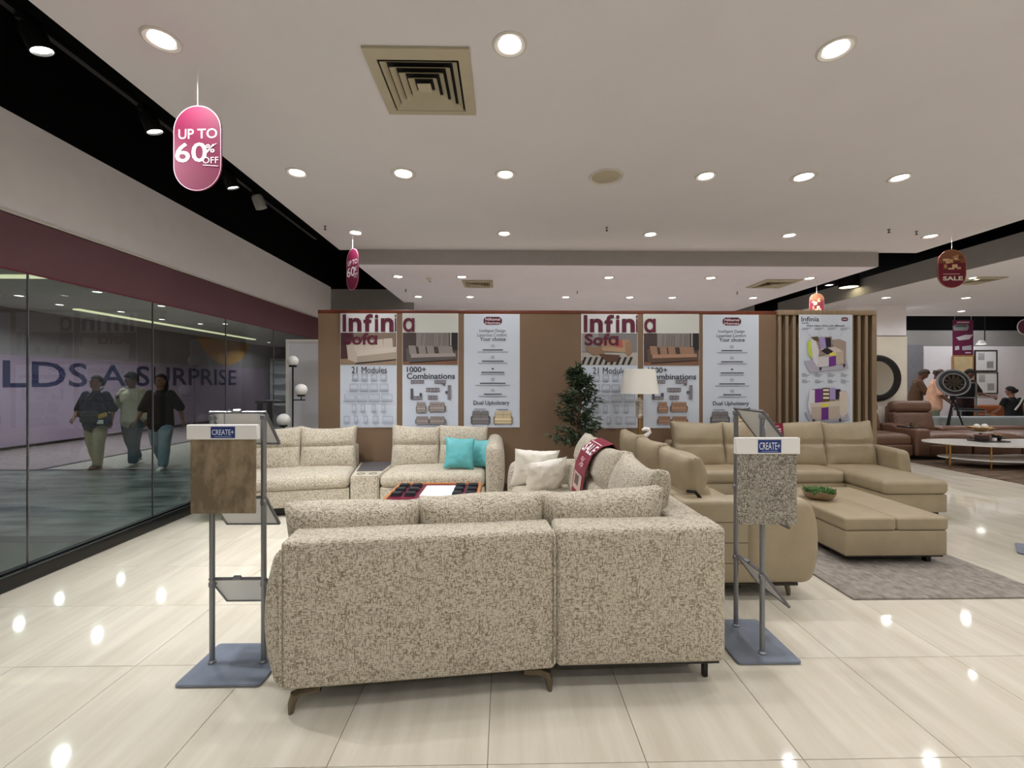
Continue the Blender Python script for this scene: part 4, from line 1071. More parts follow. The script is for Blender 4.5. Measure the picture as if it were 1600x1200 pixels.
swatch(-1.443, 2.262, 1.282, 1.206, .83, .358, 'swatch_velvet', 'mottled brown velvet swatch with white header hanging on the left stand')
p = W(1198, 740, Y=2.27); swatch(p.x, 2.27, 1.208, 1.122, .755, .34, 'swatch_weave', 'flecked grey-brown woven swatch with white header hanging on the right stand')

# --- floor lamps, sculpture and side table, indoor tree
p = W(999, 600, Y=5.58)
fl_ = empty('floor_lamp', (p.x, 5.58, 0), 0, 'gold floor lamp with white drum shade and crystal body before the posters', 'floor lamp')
obj('base', lathe([(0, .03), (.13, .028), (.15, .015), (.15, 0)], 28), 'gold', fl_)
obj('pole', tube([(0, 0, .02), (0, 0, 1.36)], .016, 12), 'gold', fl_)
obj('crystal_body', lathe([(.018, 1.03), (.035, 1.045), (.05, 1.07), (.045, 1.09), (.048, 1.10), (.05, 1.25), (.046, 1.26), (.03, 1.28), (.016, 1.30)], 10), 'crystal', fl_, angle=10)
obj('shade', lathe([(.238, 1.352), (.198, 1.665), (.194, 1.665), (.234, 1.352)], 36, True), 'lamp_shade', fl_)
obj('shade_spider', tube([(-.19, 0, 1.62), (0, 0, 1.60), (.19, 0, 1.62)], .004, 6), 'gold', fl_)
sx, sy = W(1009, 700, Y=5.2).x, 5.2
stb = empty('side_table', (sx, sy, 0), 0, 'small round table behind the leather sofa cushions holding the white figure', 'side table')
obj('table_top', lathe([(0, .62), (.16, .62), (.165, .61), (.16, .595), (0, .595)], 24), 'wood_orange', stb); obj('stem', tube([(0, 0, .02), (0, 0, .60)], .02, 10), 'wood_orange', stb); obj('foot', lathe([(0, .025), (.12, .02), (.13, 0)], 20), 'wood_orange', stb)
fg = empty('white_figure', (sx, sy, .622), 0, 'curled white ceramic figure behind the leather sofa cushions', 'figurine')
obj('body', tube([(0, 0, 0), (.02, 0, .04), (.035, 0, .10), (.02, 0, .16), (-.01, 0, .19), (-.02, 0, .22), (.02, 0, .25), (.045, 0, .275), (.03, 0, .31), (-.01, 0, .315), (-.045, 0, .30)],
    [.035, .045, .045, .04, .034, .026, .026, .026, .026, .024, .016], 14), 'ceramic', fg)
obj('foot', lathe([(0, 0), (.05, 0), (.048, .012), (0, .012)], 18), 'ceramic', fg)
p = W(457.5, 564, Y=6.1)
gl = empty('globe_lamp', (p.x, 6.1, 0), 0, 'black floor lamp with three white glass globes beside the partition', 'floor lamp')
obj('base', lathe([(0, .02), (.15, .018), (.15, 0)], 28), 'black_metal', gl); obj('pole', tube([(0, 0, .02), (0, 0, p.z - .07)], .011, 10), 'black_metal', gl)
for gx, gy, r in ((457.5, 564, .074), (470.5, 609, .082), (443, 656, .086)):
    q = W(gx, gy, Y=6.1); dx = q.x - p.x
    g = obj('globe', ball(r, r, r, (dx, 0, q.z), 24, 16), 'globe', gl)
    obj('cup', lathe([(0, -r - .012), (.05, -r - .01), (.052, -r * .82)], 18), 'black_metal', g, T(dx, 0, q.z))
    if abs(dx) > .01: obj('arm', tube([(0, 0, q.z - r - .06), (dx * 1.5, 0, q.z - r - .06)], .008, 8), 'black_metal', gl); obj('stem', tube([(dx, 0, q.z - r - .06), (dx, 0, q.z - r)], .008, 8), 'black_metal', gl)

tx = W(905, 640, Y=5.55).x
tree = empty('indoor_tree', (tx, 5.55, 0), 0, 'bushy dark green ficus tree standing between the two sofas', 'plant')
obj('pot', lathe([(0, 0), (.12, 0), (.16, .3), (.17, .3), (.17, .33), (.15, .33), (.14, .28), (0, .28)], 24), 'pot', tree)
obj('trunk', tube([(0, 0, .25), (.02, .01, .6), (-.02, 0, .9), (.01, 0, 1.2), (-.03, 0, 1.6)], [.022, .02, .016, .012, .005], 8), 'bark', tree)
rnd = random.Random(11); lv, lf_ = [], []
tw = bmesh.new()
def leaf(p, d, L, wd):
    d = d.normalized(); s = d.cross(Vector((rnd.uniform(-.5, .5), rnd.uniform(-.5, .5), 1))).normalized() * wd; n = s.cross(d).normalized() * L * .12
    i = len(lv); lv.extend([p, p + d * L * .45 + s + n, p + d * L + n * -.5, p + d * L * .45 - s + n, p + d * L * .5 - n * .3])
    lf_.extend([(i, i + 1, i + 4), (i + 1, i + 2, i + 4), (i + 2, i + 3, i + 4), (i + 3, i, i + 4)])
for k in range(110):
    z0 = rnd.uniform(.62, 1.55); a = rnd.uniform(0, 2 * PI)
    reach = .30 if z0 < 1.0 else .30 - .22 * (z0 - 1.0) / .6
    if z0 < .75: reach = .38
    e = Vector((math.cos(a) * reach * rnd.uniform(.5, 1.1), math.sin(a) * reach * .8 * rnd.uniform(.5, 1.0), rnd.uniform(.05, .22)))
    if z0 > 1.45: e.x -= .05
    p0 = Vector((0, 0, z0)); pm = p0 + e * .5 + Vector((0, 0, .04)); p1 = p0 + e
    add(tw, tube([p0, pm, p1], [.004, .003, .0015], 4))
    for j in range(18):
        t = .25 + .8 * j / 18; q = p0 * (1 - t) * (1 - t) + pm * 2 * t * (1 - t) + p1 * t * t
        dd = Vector((rnd.uniform(-1, 1), rnd.uniform(-1, 1), rnd.uniform(-.9, .35))) + e.normalized() * .6
        leaf(q, dd, rnd.uniform(.055, .088), rnd.uniform(.013, .021))
me = bpy.data.meshes.new('foliage'); me.from_pydata(lv, [], lf_); me.update()
tag(obj('foliage', me, 'leaf', tree), kind='stuff'); tag(obj('twigs', tw, 'bark', tree), kind='stuff')
# ------------------------------------------------------------------ the sales area on the right
stand((4.745, 3.68, 0), -48, 'steel swatch stand whose base plate just enters the right edge of the view')
tag(obj('rug', box(7.6, 12.5, 5.6, 8.2, 0, .012, .004), 'rug_brown'), 'dark brown streaked rug under the marble coffee table', 'rug')
rc = empty('recliner_sofa', (8.0, 8.62, 0), 0, 'brown leather recliner sofa with padded headrests beyond the slatted partition', 'sofa')
LB = 'leather_brown'
def quilt(w, t, h):
    def fn(p):
        if p.y < 0:
            a = math.sin((p.x + p.z) * 42) * math.sin((p.x - p.z) * 42)
            p.y -= .022 * abs(a) ** .5
        k = max(0, 1 - (2 * p.x / w) ** 4) * max(0, 1 - (2 * p.z / h) ** 4)
        p.y *= .7 + .4 * k
        return p
    return softbox(w, t, h, .05, fn, (26, 2, 20))
def recliner(x0, w, high=True):
    xm = x0 + w / 2
    obj('seat_base', box(x0 + .01, x0 + w - .01, -.36, .4, .06, .28, .02), LB, rc)
    obj('footrest', softbox(w - .03, .1, .22, .035, None, (6, 1, 3)), LB, rc, T(xm, -.38, .19))
    obj('seat_cushion', seat(w - .02, .74, .2, .07, .04), LB, rc, T(xm, -.04, .38))
    if high:
        obj('backrest', quilt(w - .02, .2, .42), LB, rc, T(xm, .40, .66) @ RX(-14))
        obj('headrest', softbox(w - .02, .24, .24, .09, None, (8, 2, 2)), LB, rc, T(xm, .45, .98) @ RX(-10))
        obj('back_shell', box(x0 + .02, x0 + w - .02, .48, .6, .1, 1.0, .04), LB, rc)
    else:
        obj('backrest', softbox(w - .02, .3, .16, .07, None, (8, 3, 2)), LB, rc, T(xm, .36, .50))
recliner(-2.0, .93); recliner(-1.05, .9)
recliner(.15, .85); recliner(1.02, .95, False); recliner(1.99, .95, False); recliner(2.96, .95, False)
obj('console', softbox(.28, .9, .52, .05, lambda p: Vector((p.x, p.y, p.z + (.05 if p.z > 0 and p.y > 0 else 0))), (3, 8, 4)), LB, rc, T(0, -.02, .34))
obj('arm_tray', box(-.1, .1, -.3, .2, .605, .625, .008), 'dark_tray', rc); obj('cup', lathe([(0, 0), (.03, 0), (.035, .08), (.03, .08), (.028, .01)], 16), 'bronze', rc, T(0, -.22, .62))
obj('plinth', box(-1.95, 3.85, -.3, .5, 0, .06), 'black_leg', rc)
throw('throw_pillow', .44, .44, .14, 'banner_purple', (11.0, 8.75, .80), 8, -14, 'purple patchwork pillow with white motif on the brown sofa', None, 0, 9)

def blob(pts, z0, z1, bev=.006, n=6):
    """smooth closed outline through the points"""
    out = []; m = len(pts)
    for i in range(m):
        p0, p1, p2, p3 = [Vector(pts[(i + k - 1) % m]) for k in range(4)]
        for j in range(n):
            t = j / n; out.append(tuple(.5 * ((2 * p1) + (p2 - p0) * t + (2 * p0 - 5 * p1 + 4 * p2 - p3) * t * t + (-p0 + 3 * p1 - 3 * p2 + p3) * t ** 3)))
    return prism(out, z0, z1, bev)
mt = empty('marble_coffee_table', (8.7, 7.45, .012), 0, 'kidney-shaped white marble coffee table with slim gold legs', 'table')
shape = [(-1.0, .45), (-1.05, .1), (-.6, -.3), (-.1, -.42), (.5, -.55), (1.1, -.35), (1.3, .1), (1.0, .5), (.3, .42), (-.4, .55)]
obj('table_top', blob(shape, .40, .43), 'marble_white', mt); obj('lower_shelf', blob([(x * .8, y * .8) for x, y in shape], .14, .16), 'marble_white', mt)
for x, y in ((-.93, .0), (-.45, -.22), (.9, -.3), (.9, .35), (-.6, .38)): obj('leg', tube([(x, y, 0), (x, y, .4)], .014, 10), 'gold', mt)
tx_, ty_ = 8.62, 7.6
tag(obj('tray', prism(rrect(.5, .3, .03), 0, .02, .004), 'dark_tray', loc=(tx_, ty_, .442)), 'dark tray lying on the marble coffee table', 'tray')
bx_ = empty('wooden_box', (tx_ - .12, ty_, .462), R(10), 'dark wooden box on the tray of the marble table', 'box')
obj('body', box(-.08, .08, -.06, .06, 0, .08, .004), 'dark_tray', bx_); obj('lid', box(-.084, .084, -.064, .064, .081, .10, .004), 'red_wood', bx_)
cn = empty('candle', (tx_ + .04, ty_ - .06, .462), 0, 'short white candle in a glass cup on the dark tray', 'candle')
obj('wax', lathe([(0, 0), (.03, 0), (.03, .05), (0, .052)], 14), 'ceramic', cn); obj('wick', tube([(0, 0, .05), (0, 0, .065)], .002, 5), 'black_metal', cn)
bw = empty('dark_bowl', (tx_ + .17, ty_, .462), 0, 'small dark round bowl at right end of the tray', 'bowl')
obj('bowl', lathe([(0, 0), (.03, 0), (.07, .05), (.08, .10), (.074, .10), (.06, .05), (0, .012)], 18), 'dark_tray', bw); obj('rim', lathe([(.074, .098), (.082, .098), (.08, .104), (.075, .104)], 18, True), 'gold', bw)
# gold dish with balls on a small marble stand on the coffee table
qx, qy = W(1532, 684, Y=7.86).x, 7.86
pd = empty('cake_stand', (qx, qy, .442), 0, 'small pedestal stand with pale plate on the marble coffee table', 'stand')
obj('plate', lathe([(0, .15), (.15, .15), (.155, .14), (.14, .13), (0, .13)], 26), 'marble_white', pd); obj('stem', tube([(0, 0, .01), (0, 0, .135)], .02, 12), 'dark_tray', pd); obj('foot', lathe([(0, .02), (.06, .015), (.065, 0)], 24), 'dark_tray', pd)
dz = .593
gd = empty('gold_dish', (qx, qy, dz), 0, 'gold dish holding two pearl white balls on the pedestal stand', 'dish')
obj('dish', lathe([(0, .03), (.10, .04), (.2, .075), (.205, .08), (.11, .03), (.05, .0), (0, 0)], 26), 'gold', gd)
for k, x in enumerate((-.07, .08)): tag(obj('pearl_ball', ball(.05, .05, .05), 'ceramic', loc=(qx + x, qy, dz + .09)), ['left', 'right'][k] + ' pearl white ball lying in the gold dish', 'ornament', 'pearl balls')

# round mirror on the column
p = W(1371, 591, Y=9.27)
mr = empty('round_mirror', (p.x, 9.27, p.z), 0, 'round mirror in a thick black frame on the cream column', 'mirror')
obj('frame', lathe([(.36, .0), (.365, .045), (.43, .06), (.49, .04), (.505, 0)], 48, True), 'black_trim', mr, RX(90)); obj('mirror_glass', lathe([(0, .02), (.375, .018)], 48), 'mirror', mr, RX(90))

# grey-blue sofa, orange sofa, wheel clock on tripod, folding frame
gs = empty('grey_sofa', (11.0, 10.0, 0), 0, 'pale blue-grey fabric sofa seen from behind the brown recliners', 'sofa')
x0, x1 = W(1452, 650, Y=10.1).x - 11.0, 4.4
obj('back_panel', puff_panel(x1 - x0, .22, .60, .05, .02), 'blue_grey', gs, T((x0 + x1) / 2, 0, .40)); obj('seat_base', box(x0, x1, .1, .85, .1, .42, .04), 'blue_grey', gs)
for x in (x0 + .1, x1 - .1): obj('arm', softbox(.2, .9, .45, .06), 'blue_grey', gs, T(x, .45, .32))
for x in (x0 + .1, x1 - .1):
    for y in (.0, .8): block_leg(gs, T(x, y, 0), .1, .025)
os_ = empty('orange_sofa', (14.0, 12.3, 0), 0, 'orange-brown leather sofa against the far white wall', 'sofa')
xo = W(1524, 640, Y=12.1).x - 14.0
obj('back_panel', puff_panel(2.2, .25, .62, .06, .03), 'leather_orange', os_, T(xo + 1.1, .2, .52)); obj('seat_cushion', seat(2.1, .7, .3, .06), 'leather_orange', os_, T(xo + 1.1, -.25, .3))
for x in (xo + .1, xo + 2.1): obj('arm', softbox(.2, .9, .5, .06), 'leather_orange', os_, T(x, -.15, .36))
for x in (xo + .1, xo + 2.1):
    for y in (-.5, .25): block_leg(os_, T(x, y, 0), .15, .025)
p = W(1489, 598, Y=9.55)
wc = empty('wheel_clock', (p.x, 9.55, 0), R(-20), 'dark wheel-shaped clock with pale ring on a black tripod', 'clock')
Mw = T(0, 0, p.z) @ RX(80)
rw = .30
obj('outer_ring', lathe([(rw * .9, -.02), (rw * .9, .03), (rw, .03), (rw, -.02)], 48, True), 'steel', wc, Mw)
obj('dark_ring', lathe([(rw * .68, -.018), (rw * .68, .036), (rw * .9, .026), (rw * .9, -.018)], 48, True), 'black_trim', wc, Mw)
obj('inner_ring', lathe([(rw * .62, -.02), (rw * .62, .045), (rw * .68, .045), (rw * .68, -.02)], 48, True), 'steel', wc, Mw)
obj('dial', lathe([(0, .0), (rw * .63, .0)], 36), 'black_trim', wc, Mw)
for k in range(10): obj('spoke', box(rw * .12, rw * .6, -.022, .022, .002, .03, .004, 1), 'dark_bronze', wc, Mw @ RZ(36 * k + 18))
obj('hub', lathe([(0, .05), (rw * .1, .045), (rw * .16, .02), (rw * .16, 0)], 20), 'dark_bronze', wc, Mw)
obj('tripod_head', lathe([(0, .06), (.05, .05), (.06, -.05), (0, -.06)], 16), 'black_metal', wc, T(0, 0, p.z - rw - .04))
for k in range(3):
    a = R(120 * k + 100); obj('leg', tube([(0, 0, p.z - rw - .06), (math.cos(a) * .3, math.sin(a) * .3, 0)], [.018, .014], 8), 'black_metal', wc)
p = W(1506, 625, Y=11.45)
bc = empty('folding_chair', (p.x, 11.45, 0), R(-25), 'black chair with white metal frame beside the wheel clock', 'chair')
for a in ((-.26, -.23, 1.0, 1.5), (.23, .26, 1.0, 1.5)): obj('frame_bar', box(a[0], a[1], -.015, .015, 0, a[3]), 'steel', bc)
obj('top_bar', box(-.26, .26, -.015, .015, 1.47, 1.5), 'steel', bc); obj('mid_bar', box(-.26, .26, -.015, .015, 1.07, 1.10), 'steel', bc)
obj('backrest', softbox(.44, .03, .36, .012), 'cloth_black', bc, T(0, 0, 1.285)); obj('seat', softbox(.46, .42, .05, .02), 'cloth_black', bc, T(0, -.24, .78)); obj('seat_bar', box(-.26, .26, -.47, -.44, .74, .77), 'steel', bc)
for x in (-.245, .245): obj('leg', box(x - .012, x + .012, -.465, -.445, 0, .76), 'steel', bc); obj('side_rail', box(x - .012, x + .012, -.45, .0, .74, .765), 'steel', bc)

# pictures on the far wall, hanging banner, round sign, spot
YW = 12.98
def picture(px0, py0, px1, py1, label, blocks):
    a, b = W(px0, py1, Y=YW), W(px1, py0, Y=YW)
    s = empty('wall_picture', ((a.x + b.x) / 2, YW, a.z), 0, label, 'picture', 'framed wall charts')
    w, h = (b.x - a.x) / 2, b.z - a.z
    obj('sheet', box(-w + .02, w - .02, -.012, -.004, .02, h - .02), 'paper', s)
    for q in ((-w, w, 0, .025), (-w, w, h - .025, h), (-w, -w + .025, .025, h - .025), (w - .025, w, .025, h - .025)): obj('frame_rail', box(q[0], q[1], -.03, 0, q[2], q[3]), 'dark_tray', s)
    pr = Print(lambda u, v: ((u - .5) * 2 * w, (1 - v) * h), -.0125)
    for (u0, v0, u1, v1) in blocks:
        for k in range(8): pr.rect(u0, v0 + (v1 - v0) * k / 8, u1, v0 + (v1 - v0) * (k + .6) / 8, (168, 166, 170))
    pr.build(s)
BL_ = [(.16, .14, .44, .48), (.54, .54, .84, .86)]
picture(1522, 547, 1557, 580, 'upper framed chart with grey blocks on the far white wall', BL_)
picture(1523, 581, 1558, 615, 'lower framed chart with grey blocks on the far white wall', BL_)
a, b = W(1488, 600, Y=YW), W(1520, 555, Y=YW)
wp = empty('wood_art', ((a.x + b.x) / 2, YW, a.z), 0, 'tall pale wood panel picture behind the dark-shirted man', 'picture')
w_, h_ = (b.x - a.x) / 2, b.z - a.z
obj('panel', box(-w_ + .02, w_ - .02, -.02, 0, .02, h_ - .02), 'wood_panel', wp)
for q in ((-w_, w_, 0, .025), (-w_, w_, h_ - .025, h_), (-w_, -w_ + .025, .025, h_ - .025), (w_ - .025, w_, .025, h_ - .025)): obj('frame_rail', box(q[0], q[1], -.03, .0, q[2], q[3]), 'wood_orange', wp)
a, b = W(1490, 555, Y=10.6), W(1519, 500, Y=10.6)
bn = empty('hanging_banner', ((a.x + b.x) / 2, 10.6, a.z), R(-6), 'narrow purple hanging banner with sofa pictures above the men', 'banner')
w_, h_ = (b.x - a.x) / 2, b.z - a.z
obj('sheet', box(-w_, w_, -.004, .004, 0, h_), 'banner_purple', bn)
for x in (-w_ * .8, w_ * .8): obj('cord', tube([(x, 0, h_), (x, 0, ZL - a.z)], .003, 5), 'white_plastic', bn)
pr = Print(lambda u, v: ((u - .5) * 2 * w_, (1 - v) * h_), -.0045)
pr.rect(.2, .05, .8, .09, (214, 180, 200)); pr.poly([(.0, .18), (.1, .13), (.75, .13), (.78, .22), (.7, .3), (.05, .3)], (150, 158, 162)); pr.rect(.12, .15, .68, .2, (96, 100, 104))
pr.poly([(.15, .5), (.6, .42), (.98, .42), (.8, .55), (.3, .58)], (206, 202, 210)); pr.poly([(.1, .75), (.3, .73), (.32, .84), (.1, .86)], (206, 202, 210)); pr.poly([(.45, .75), (.9, .72), (.92, .85), (.46, .86)], (190, 188, 200))
pr.rect(.6, .91, .88, .95, (214, 180, 200)); pr.build(bn)
p = W(1601, 511, Y=9.9)
rs = empty('round_sign', (p.x, 9.9, p.z), 0, 'round purple hanging sign cut by the right edge of the view', 'sign')
obj('board', prism(circle(.17, 32), -.005, .005), 'banner_purple', rs, RX(90)); obj('border', lathe([(.165, -.007), (.165, .007), (.178, .007), (.178, -.007)], 32, True), 'white_plastic', rs, RX(90)); obj('cord', tube([(0, 0, .17), (0, 0, ZL - p.z)], .003, 5), 'white_plastic', rs)
p = W(1533, 538, Y=11.6)
sl = empty('ceiling_spot', (p.x, 11.6, p.z), 0, 'white spotlight hanging on a dark rod in front of the far wall', 'spotlight')
obj('rod', tube([(.1, 0, .1), (.1, 0, 4.2 - p.z)], .012, 8), 'black_metal', sl); obj('head', lathe([(0, .12), (.05, .11), (.11, .0), (.105, 0), (.05, .08)], 20), 'white_plastic', sl); obj('lens', lathe([(0, .02), (.1, .018)], 20), 'lens', sl); obj('arm', tube([(0, 0, .11), (.1, 0, .11)], .012, 8), 'black_metal', sl)

# ------------------------------------------------------------------ people
def loft(pts, seg=12):
    """closed tapering limb: (x, y, z, rx, ry) rings, rounded ends"""
    P = [Vector(p[:3]) for p in pts]; rad = [(p[3], p[4]) for p in pts]
    t0, t1 = (P[0] - P[1]).normalized(), (P[-1] - P[-2]).normalized()
    P2, r2 = [], []
    for s, a in ((.9, .35), (.55, .8)): P2.append(P[0] + t0 * min(rad[0]) * s); r2.append((rad[0][0] * a, rad[0][1] * a))
    P2 += P; r2 += rad
    for s, a in ((.55, .8), (.9, .35)): P2.append(P[-1] + t1 * min(rad[-1]) * s); r2.append((rad[-1][0] * a, rad[-1][1] * a))
    bm = bmesh.new(); rings = []
    for i, p in enumerate(P2):
        t = (P2[min(i + 1, len(P2) - 1)] - P2[max(i - 1, 0)]).normalized()
        a = Vector((1, 0, 0)); a = (a - t * a.dot(t))
        if a.length < .2: a = Vector((0, 1, 0)) - t * t.y
        a.normalize(); b = t.cross(a)
        rings.append([bm.verts.new(p + a * r2[i][0] * math.cos(2 * PI * k / seg) + b * r2[i][1] * math.sin(2 * PI * k / seg)) for k in range(seg)])
    for r0, r1 in zip(rings, rings[1:]):
        for k in range(seg): bm.faces.new((r0[k], r0[(k + 1) % seg], r1[(k + 1) % seg], r1[k]))
    bm.faces.new(rings[0][::-1]); bm.faces.new(rings[-1]); return bm
def fuse(name, bms, m, parent, vox=.011, smooth=4, S=1.0):
    """merge overlapping volumes into one continuous skin"""
    bm = bmesh.new()
    for b in bms: add(bm, b)
    bmesh.ops.recalc_face_normals(bm, faces=bm.faces); bm.transform(Matrix.Scale(S, 4))
    me = bpy.data.meshes.new('raw'); bm.to_mesh(me); bm.free()
    ob = bpy.data.objects.new('raw', me); C.objects.link(ob)
    md = ob.modifiers.new('r', 'REMESH'); md.mode = 'VOXEL'; md.voxel_size = vox
    ms = ob.modifiers.new('s', 'SMOOTH'); ms.iterations = smooth; ms.factor = .5
    dg = bpy.context.evaluated_depsgraph_get(); out = bpy.data.meshes.new_from_object(ob.evaluated_get(dg))
    bpy.data.objects.remove(ob); bpy.data.meshes.remove(me); out.name = name; finish(out, 80)
    out.materials.clear(); out.materials.append(MATS[m])
    o = bpy.data.objects.new(name, out); C.objects.link(o); o.parent = parent; return o
def person(loc, yaw, H, label, skin, shirt, trousers, hair, pose, sleeve=.55, hairstyle='short', shoe='white', wide=1.0, loose=1.0, hem=.0, seat_z=None, group=None):
    root = empty('person', loc, R(yaw), label, 'person', group); S = H / 1.72
    g = lambda k, d=0: R(pose.get(k, d))
    hz = .90; legs = {}
    for s, n in ((1, 'L'), (-1, 'R')):
        h, k = g('hip' + n), g('knee' + n)
        hip = Vector((.092 * s, 0, hz)); knee = hip + .42 * Vector((.02 * s, -math.sin(h), -math.cos(h))); ank = knee + .40 * Vector((0, -math.sin(h - k), -math.cos(h - k)))
        legs[n] = [hip, knee, ank, h - k]
    low = min(legs[n][2].z for n in 'LR')
    dz_ = .08 - low if seat_z is None else (seat_z / S + .10 - hz)
    for n in 'LR':
        for i in range(3): legs[n][i] = legs[n][i] + Vector((0, 0, dz_))
    pel = Vector((0, 0, hz + dz_)); ln_ = g('lean'); up = Vector((0, -math.sin(ln_), math.cos(ln_))); fw = Vector((0, -math.cos(ln_), -math.sin(ln_)))
    waist, chest, neck = pel + up * .16, pel + up * .36, pel + up * .52
    hp_ = ln_ + g('headpitch'); hu = Vector((0, -math.sin(hp_), math.cos(hp_))); hc = neck + up * .05 + hu * .135
    HM = T(*hc) @ RZ(pose.get('headyaw', 0)) @ Matrix.Rotation(hp_, 4, 'X')
    arms = {}
    for s, n in ((1, 'L'), (-1, 'R')):
        f, ab, e, inn = g('sh' + n), g('ab' + n, 10), g('el' + n, 15), g('in' + n)
        sh = chest + up * .11 + Vector((.175 * s, 0, 0))
        d1 = Vector((s * math.sin(ab), -math.sin(f) * math.cos(ab), -math.cos(f) * math.cos(ab))); el = sh + d1 * .28
        d2 = Vector((s * (math.sin(ab) * .5 - math.sin(inn)), -math.sin(f + e), -math.cos(f + e))).normalized(); wr = el + d2 * .245
        arms[n] = (sh, el, wr, d2)
    body = [loft([(*pel, .15, .10), (*waist, .13, .09), (*chest, .155, .105), (*(chest + up * .1), .16, .09), (*(neck), .06, .06)], 16),
            loft([(*(neck - up * .03), .058, .06), (*(neck + up * .05 + hu * .06), .052, .055)])]
    hb = [ball(.072, .088, .112, (0, 0, .0), 20, 14), ball(.06, .07, .06, (0, -.02, -.06)), loft([(0, -.082, .015, .008, .008), (0, -.098, -.022, .014, .012)], 8), ball(.012, .02, .028, (.073, .005, -.005)), ball(.012, .02, .028, (-.073, .005, -.005)), ball(.022, .012, .01, (0, -.08, -.062))]
    for b in hb: b.transform(HM); body.append(b)
    for s, n in ((1, 'L'), (-1, 'R')):
        sh, el, wr, d2 = arms[n]; hip, knee, ank, sa = legs[n]
        body.append(loft([(*(sh - (el - sh) * .05), .052, .052), (*((sh + el) / 2), .044, .046), (*el, .037, .037), (*((el * .6 + wr * .4)), .036, .036), (*wr, .025, .021)]))
        body.append(loft([(*hip, .085, .09), (*((hip + knee) / 2), .072, .078), (*knee, .052, .055), (*((knee * .6 + ank * .4)), .05, .054), (*ank, .035, .037)]))
        sd = Vector((s, 0, 0)); sd = (sd - d2 * sd.dot(d2)).normalized(); fd = d2.cross(sd); fd = fd if fd.y < 0 else -fd
        palm = wr + d2 * .055
        body.append(loft([(*(wr + d2 * .01), .024, .018), (*palm, .036, .018), (*(wr + d2 * .09), .036, .014)], 10))
        for k in range(4):                               # four unequal, slightly curled fingers across the palm
            o_ = fd * (.03 - .02 * k); L = (.062, .07, .066, .052)[k]; b0 = wr + d2 * .085 + o_
            body.append(loft([(*b0, .0085, .0085), (*(b0 + d2 * L * .5 - sd * .006), .008, .008), (*(b0 + d2 * L * .9 - sd * .024), .007, .007)], 6))
        b0 = wr + d2 * .03 + fd * .026
        body.append(loft([(*b0, .011, .011), (*(b0 + d2 * .03 + fd * .022), .010, .010), (*(b0 + d2 * .06 + fd * .026 - sd * .01), .008, .008)], 6))
    fuse('body', body, 'skin_' + skin, root, .0085, 3, S)
    sp = pel - up * (.03 + hem)
    top = [loft([(*sp, .178 * loose, .135 * loose), (*waist, .165 * loose, .125 * loose), (*chest, .182, .128), (*(chest + up * .09), .178, .108), (*(neck - up * .02), .085, .08)], 18)]
    for n in 'LR':
        sh, el, wr, d2 = arms[n]
        pts = [(*(sh - (el - sh) * .08), .068, .068), (*((sh + el) / 2), .062 * wide, .064 * wide)]
        if sleeve <= .6: pts.append((*(sh + (el - sh) * min(1, sleeve / .55)), .064 * wide, .066 * wide))
        else: pts += [(*el, .056, .056), (*(el + (wr - el) * .92), .04, .04)]
        top.append(loft(pts))
    fuse('shirt', top, 'cloth_' + shirt, root, .012, 4, S)
    tr_ = [loft([(*(pel - up * .06), .15, .115), (*(pel + up * .08), .145, .11)], 16)]
    for n in 'LR':
        hip, knee, ank, sa = legs[n]
        tr_.append(loft([(*hip, .10, .108), (*((hip + knee) / 2), .09 * wide, .095 * wide), (*knee, .074 * wide, .08 * wide), (*((knee + ank) / 2), .07 * wide, .078 * wide), (*(ank + Vector((0, 0, .02))), .062 * wide, .07 * wide)]))
    fuse('trousers', tr_, 'cloth_' + trousers, root, .012, 4, S)
    for n in 'LR':
        ank, sa = legs[n][2], legs[n][3]; a = min(sa, 0) * .8
        Ms = Matrix.Scale(S, 4) @ T(*ank) @ Matrix.Rotation(-a, 4, 'X')
        b = loft([(0, .06, -.035, .036, .035), (0, -.02, -.035, .04, .04), (0, -.1, -.05, .045, .026), (0, -.165, -.056, .036, .02)], 12); add(b, box(-.04, .04, -.19, .085, -.08, -.066, .006, 1))
        obj('shoe', b, 'cloth_' + shoe, root, Ms)
    MS = Matrix.Scale(S, 4) @ HM
    cap = ball(.083, .096, .118, (0, .012, .018), 22, 16)
    bmesh.ops.delete(cap, geom=[v for v in cap.verts if (v.co.y < -.02 and v.co.z < .066) or (v.co.z < -.055) or (v.co.y < .03 and v.co.z < .0)], context='VERTS')
    if hairstyle == 'bald':
        bmesh.ops.delete(cap, geom=[v for v in cap.verts if v.co.z > .06], context='VERTS')
    bmesh.ops.solidify(cap, geom=list(cap.faces), thickness=-.012)
    if hairstyle == 'long': add(cap, loft([(0, .085, .03, .07, .03), (.0, .10, -.08, .075, .035), (0, .10, -.22, .06, .03), (0, .09, -.34, .03, .018)]))
    if hairstyle == 'bun': add(cap, ball(.045, .045, .045, (0, .11, .0)))
    if hairstyle == 'curly':
        rnd_ = random.Random(8)
        for k in range(60):
            a, e = rnd_.uniform(0, 2 * PI), rnd_.uniform(.1, 1.5)
            q = Vector((math.cos(a) * math.cos(e) * .085, math.sin(a) * math.cos(e) * .095 + .015, math.sin(e) * .11 + .025))
            if q.y < -.03 and q.z < .07: continue
            add(cap, ball(.028, .028, .026, q, 8, 6))
    obj('hair', cap, 'cloth_' + hair, root, MS)
    for s in (1, -1):
        obj('eye', ball(.011, .006, .007, (.03 * s, -.083, .012), 8, 6), 'cloth_black', root, MS); obj('eyebrow', box(.03 * s - .018, .03 * s + .018, -.09, -.08, .030, .036), 'cloth_' + hair, root, MS)
    obj('lips', ball(.022, .006, .007, (0, -.093, -.062), 8, 6), 'skin_deep', root, MS)
    root['S'] = S
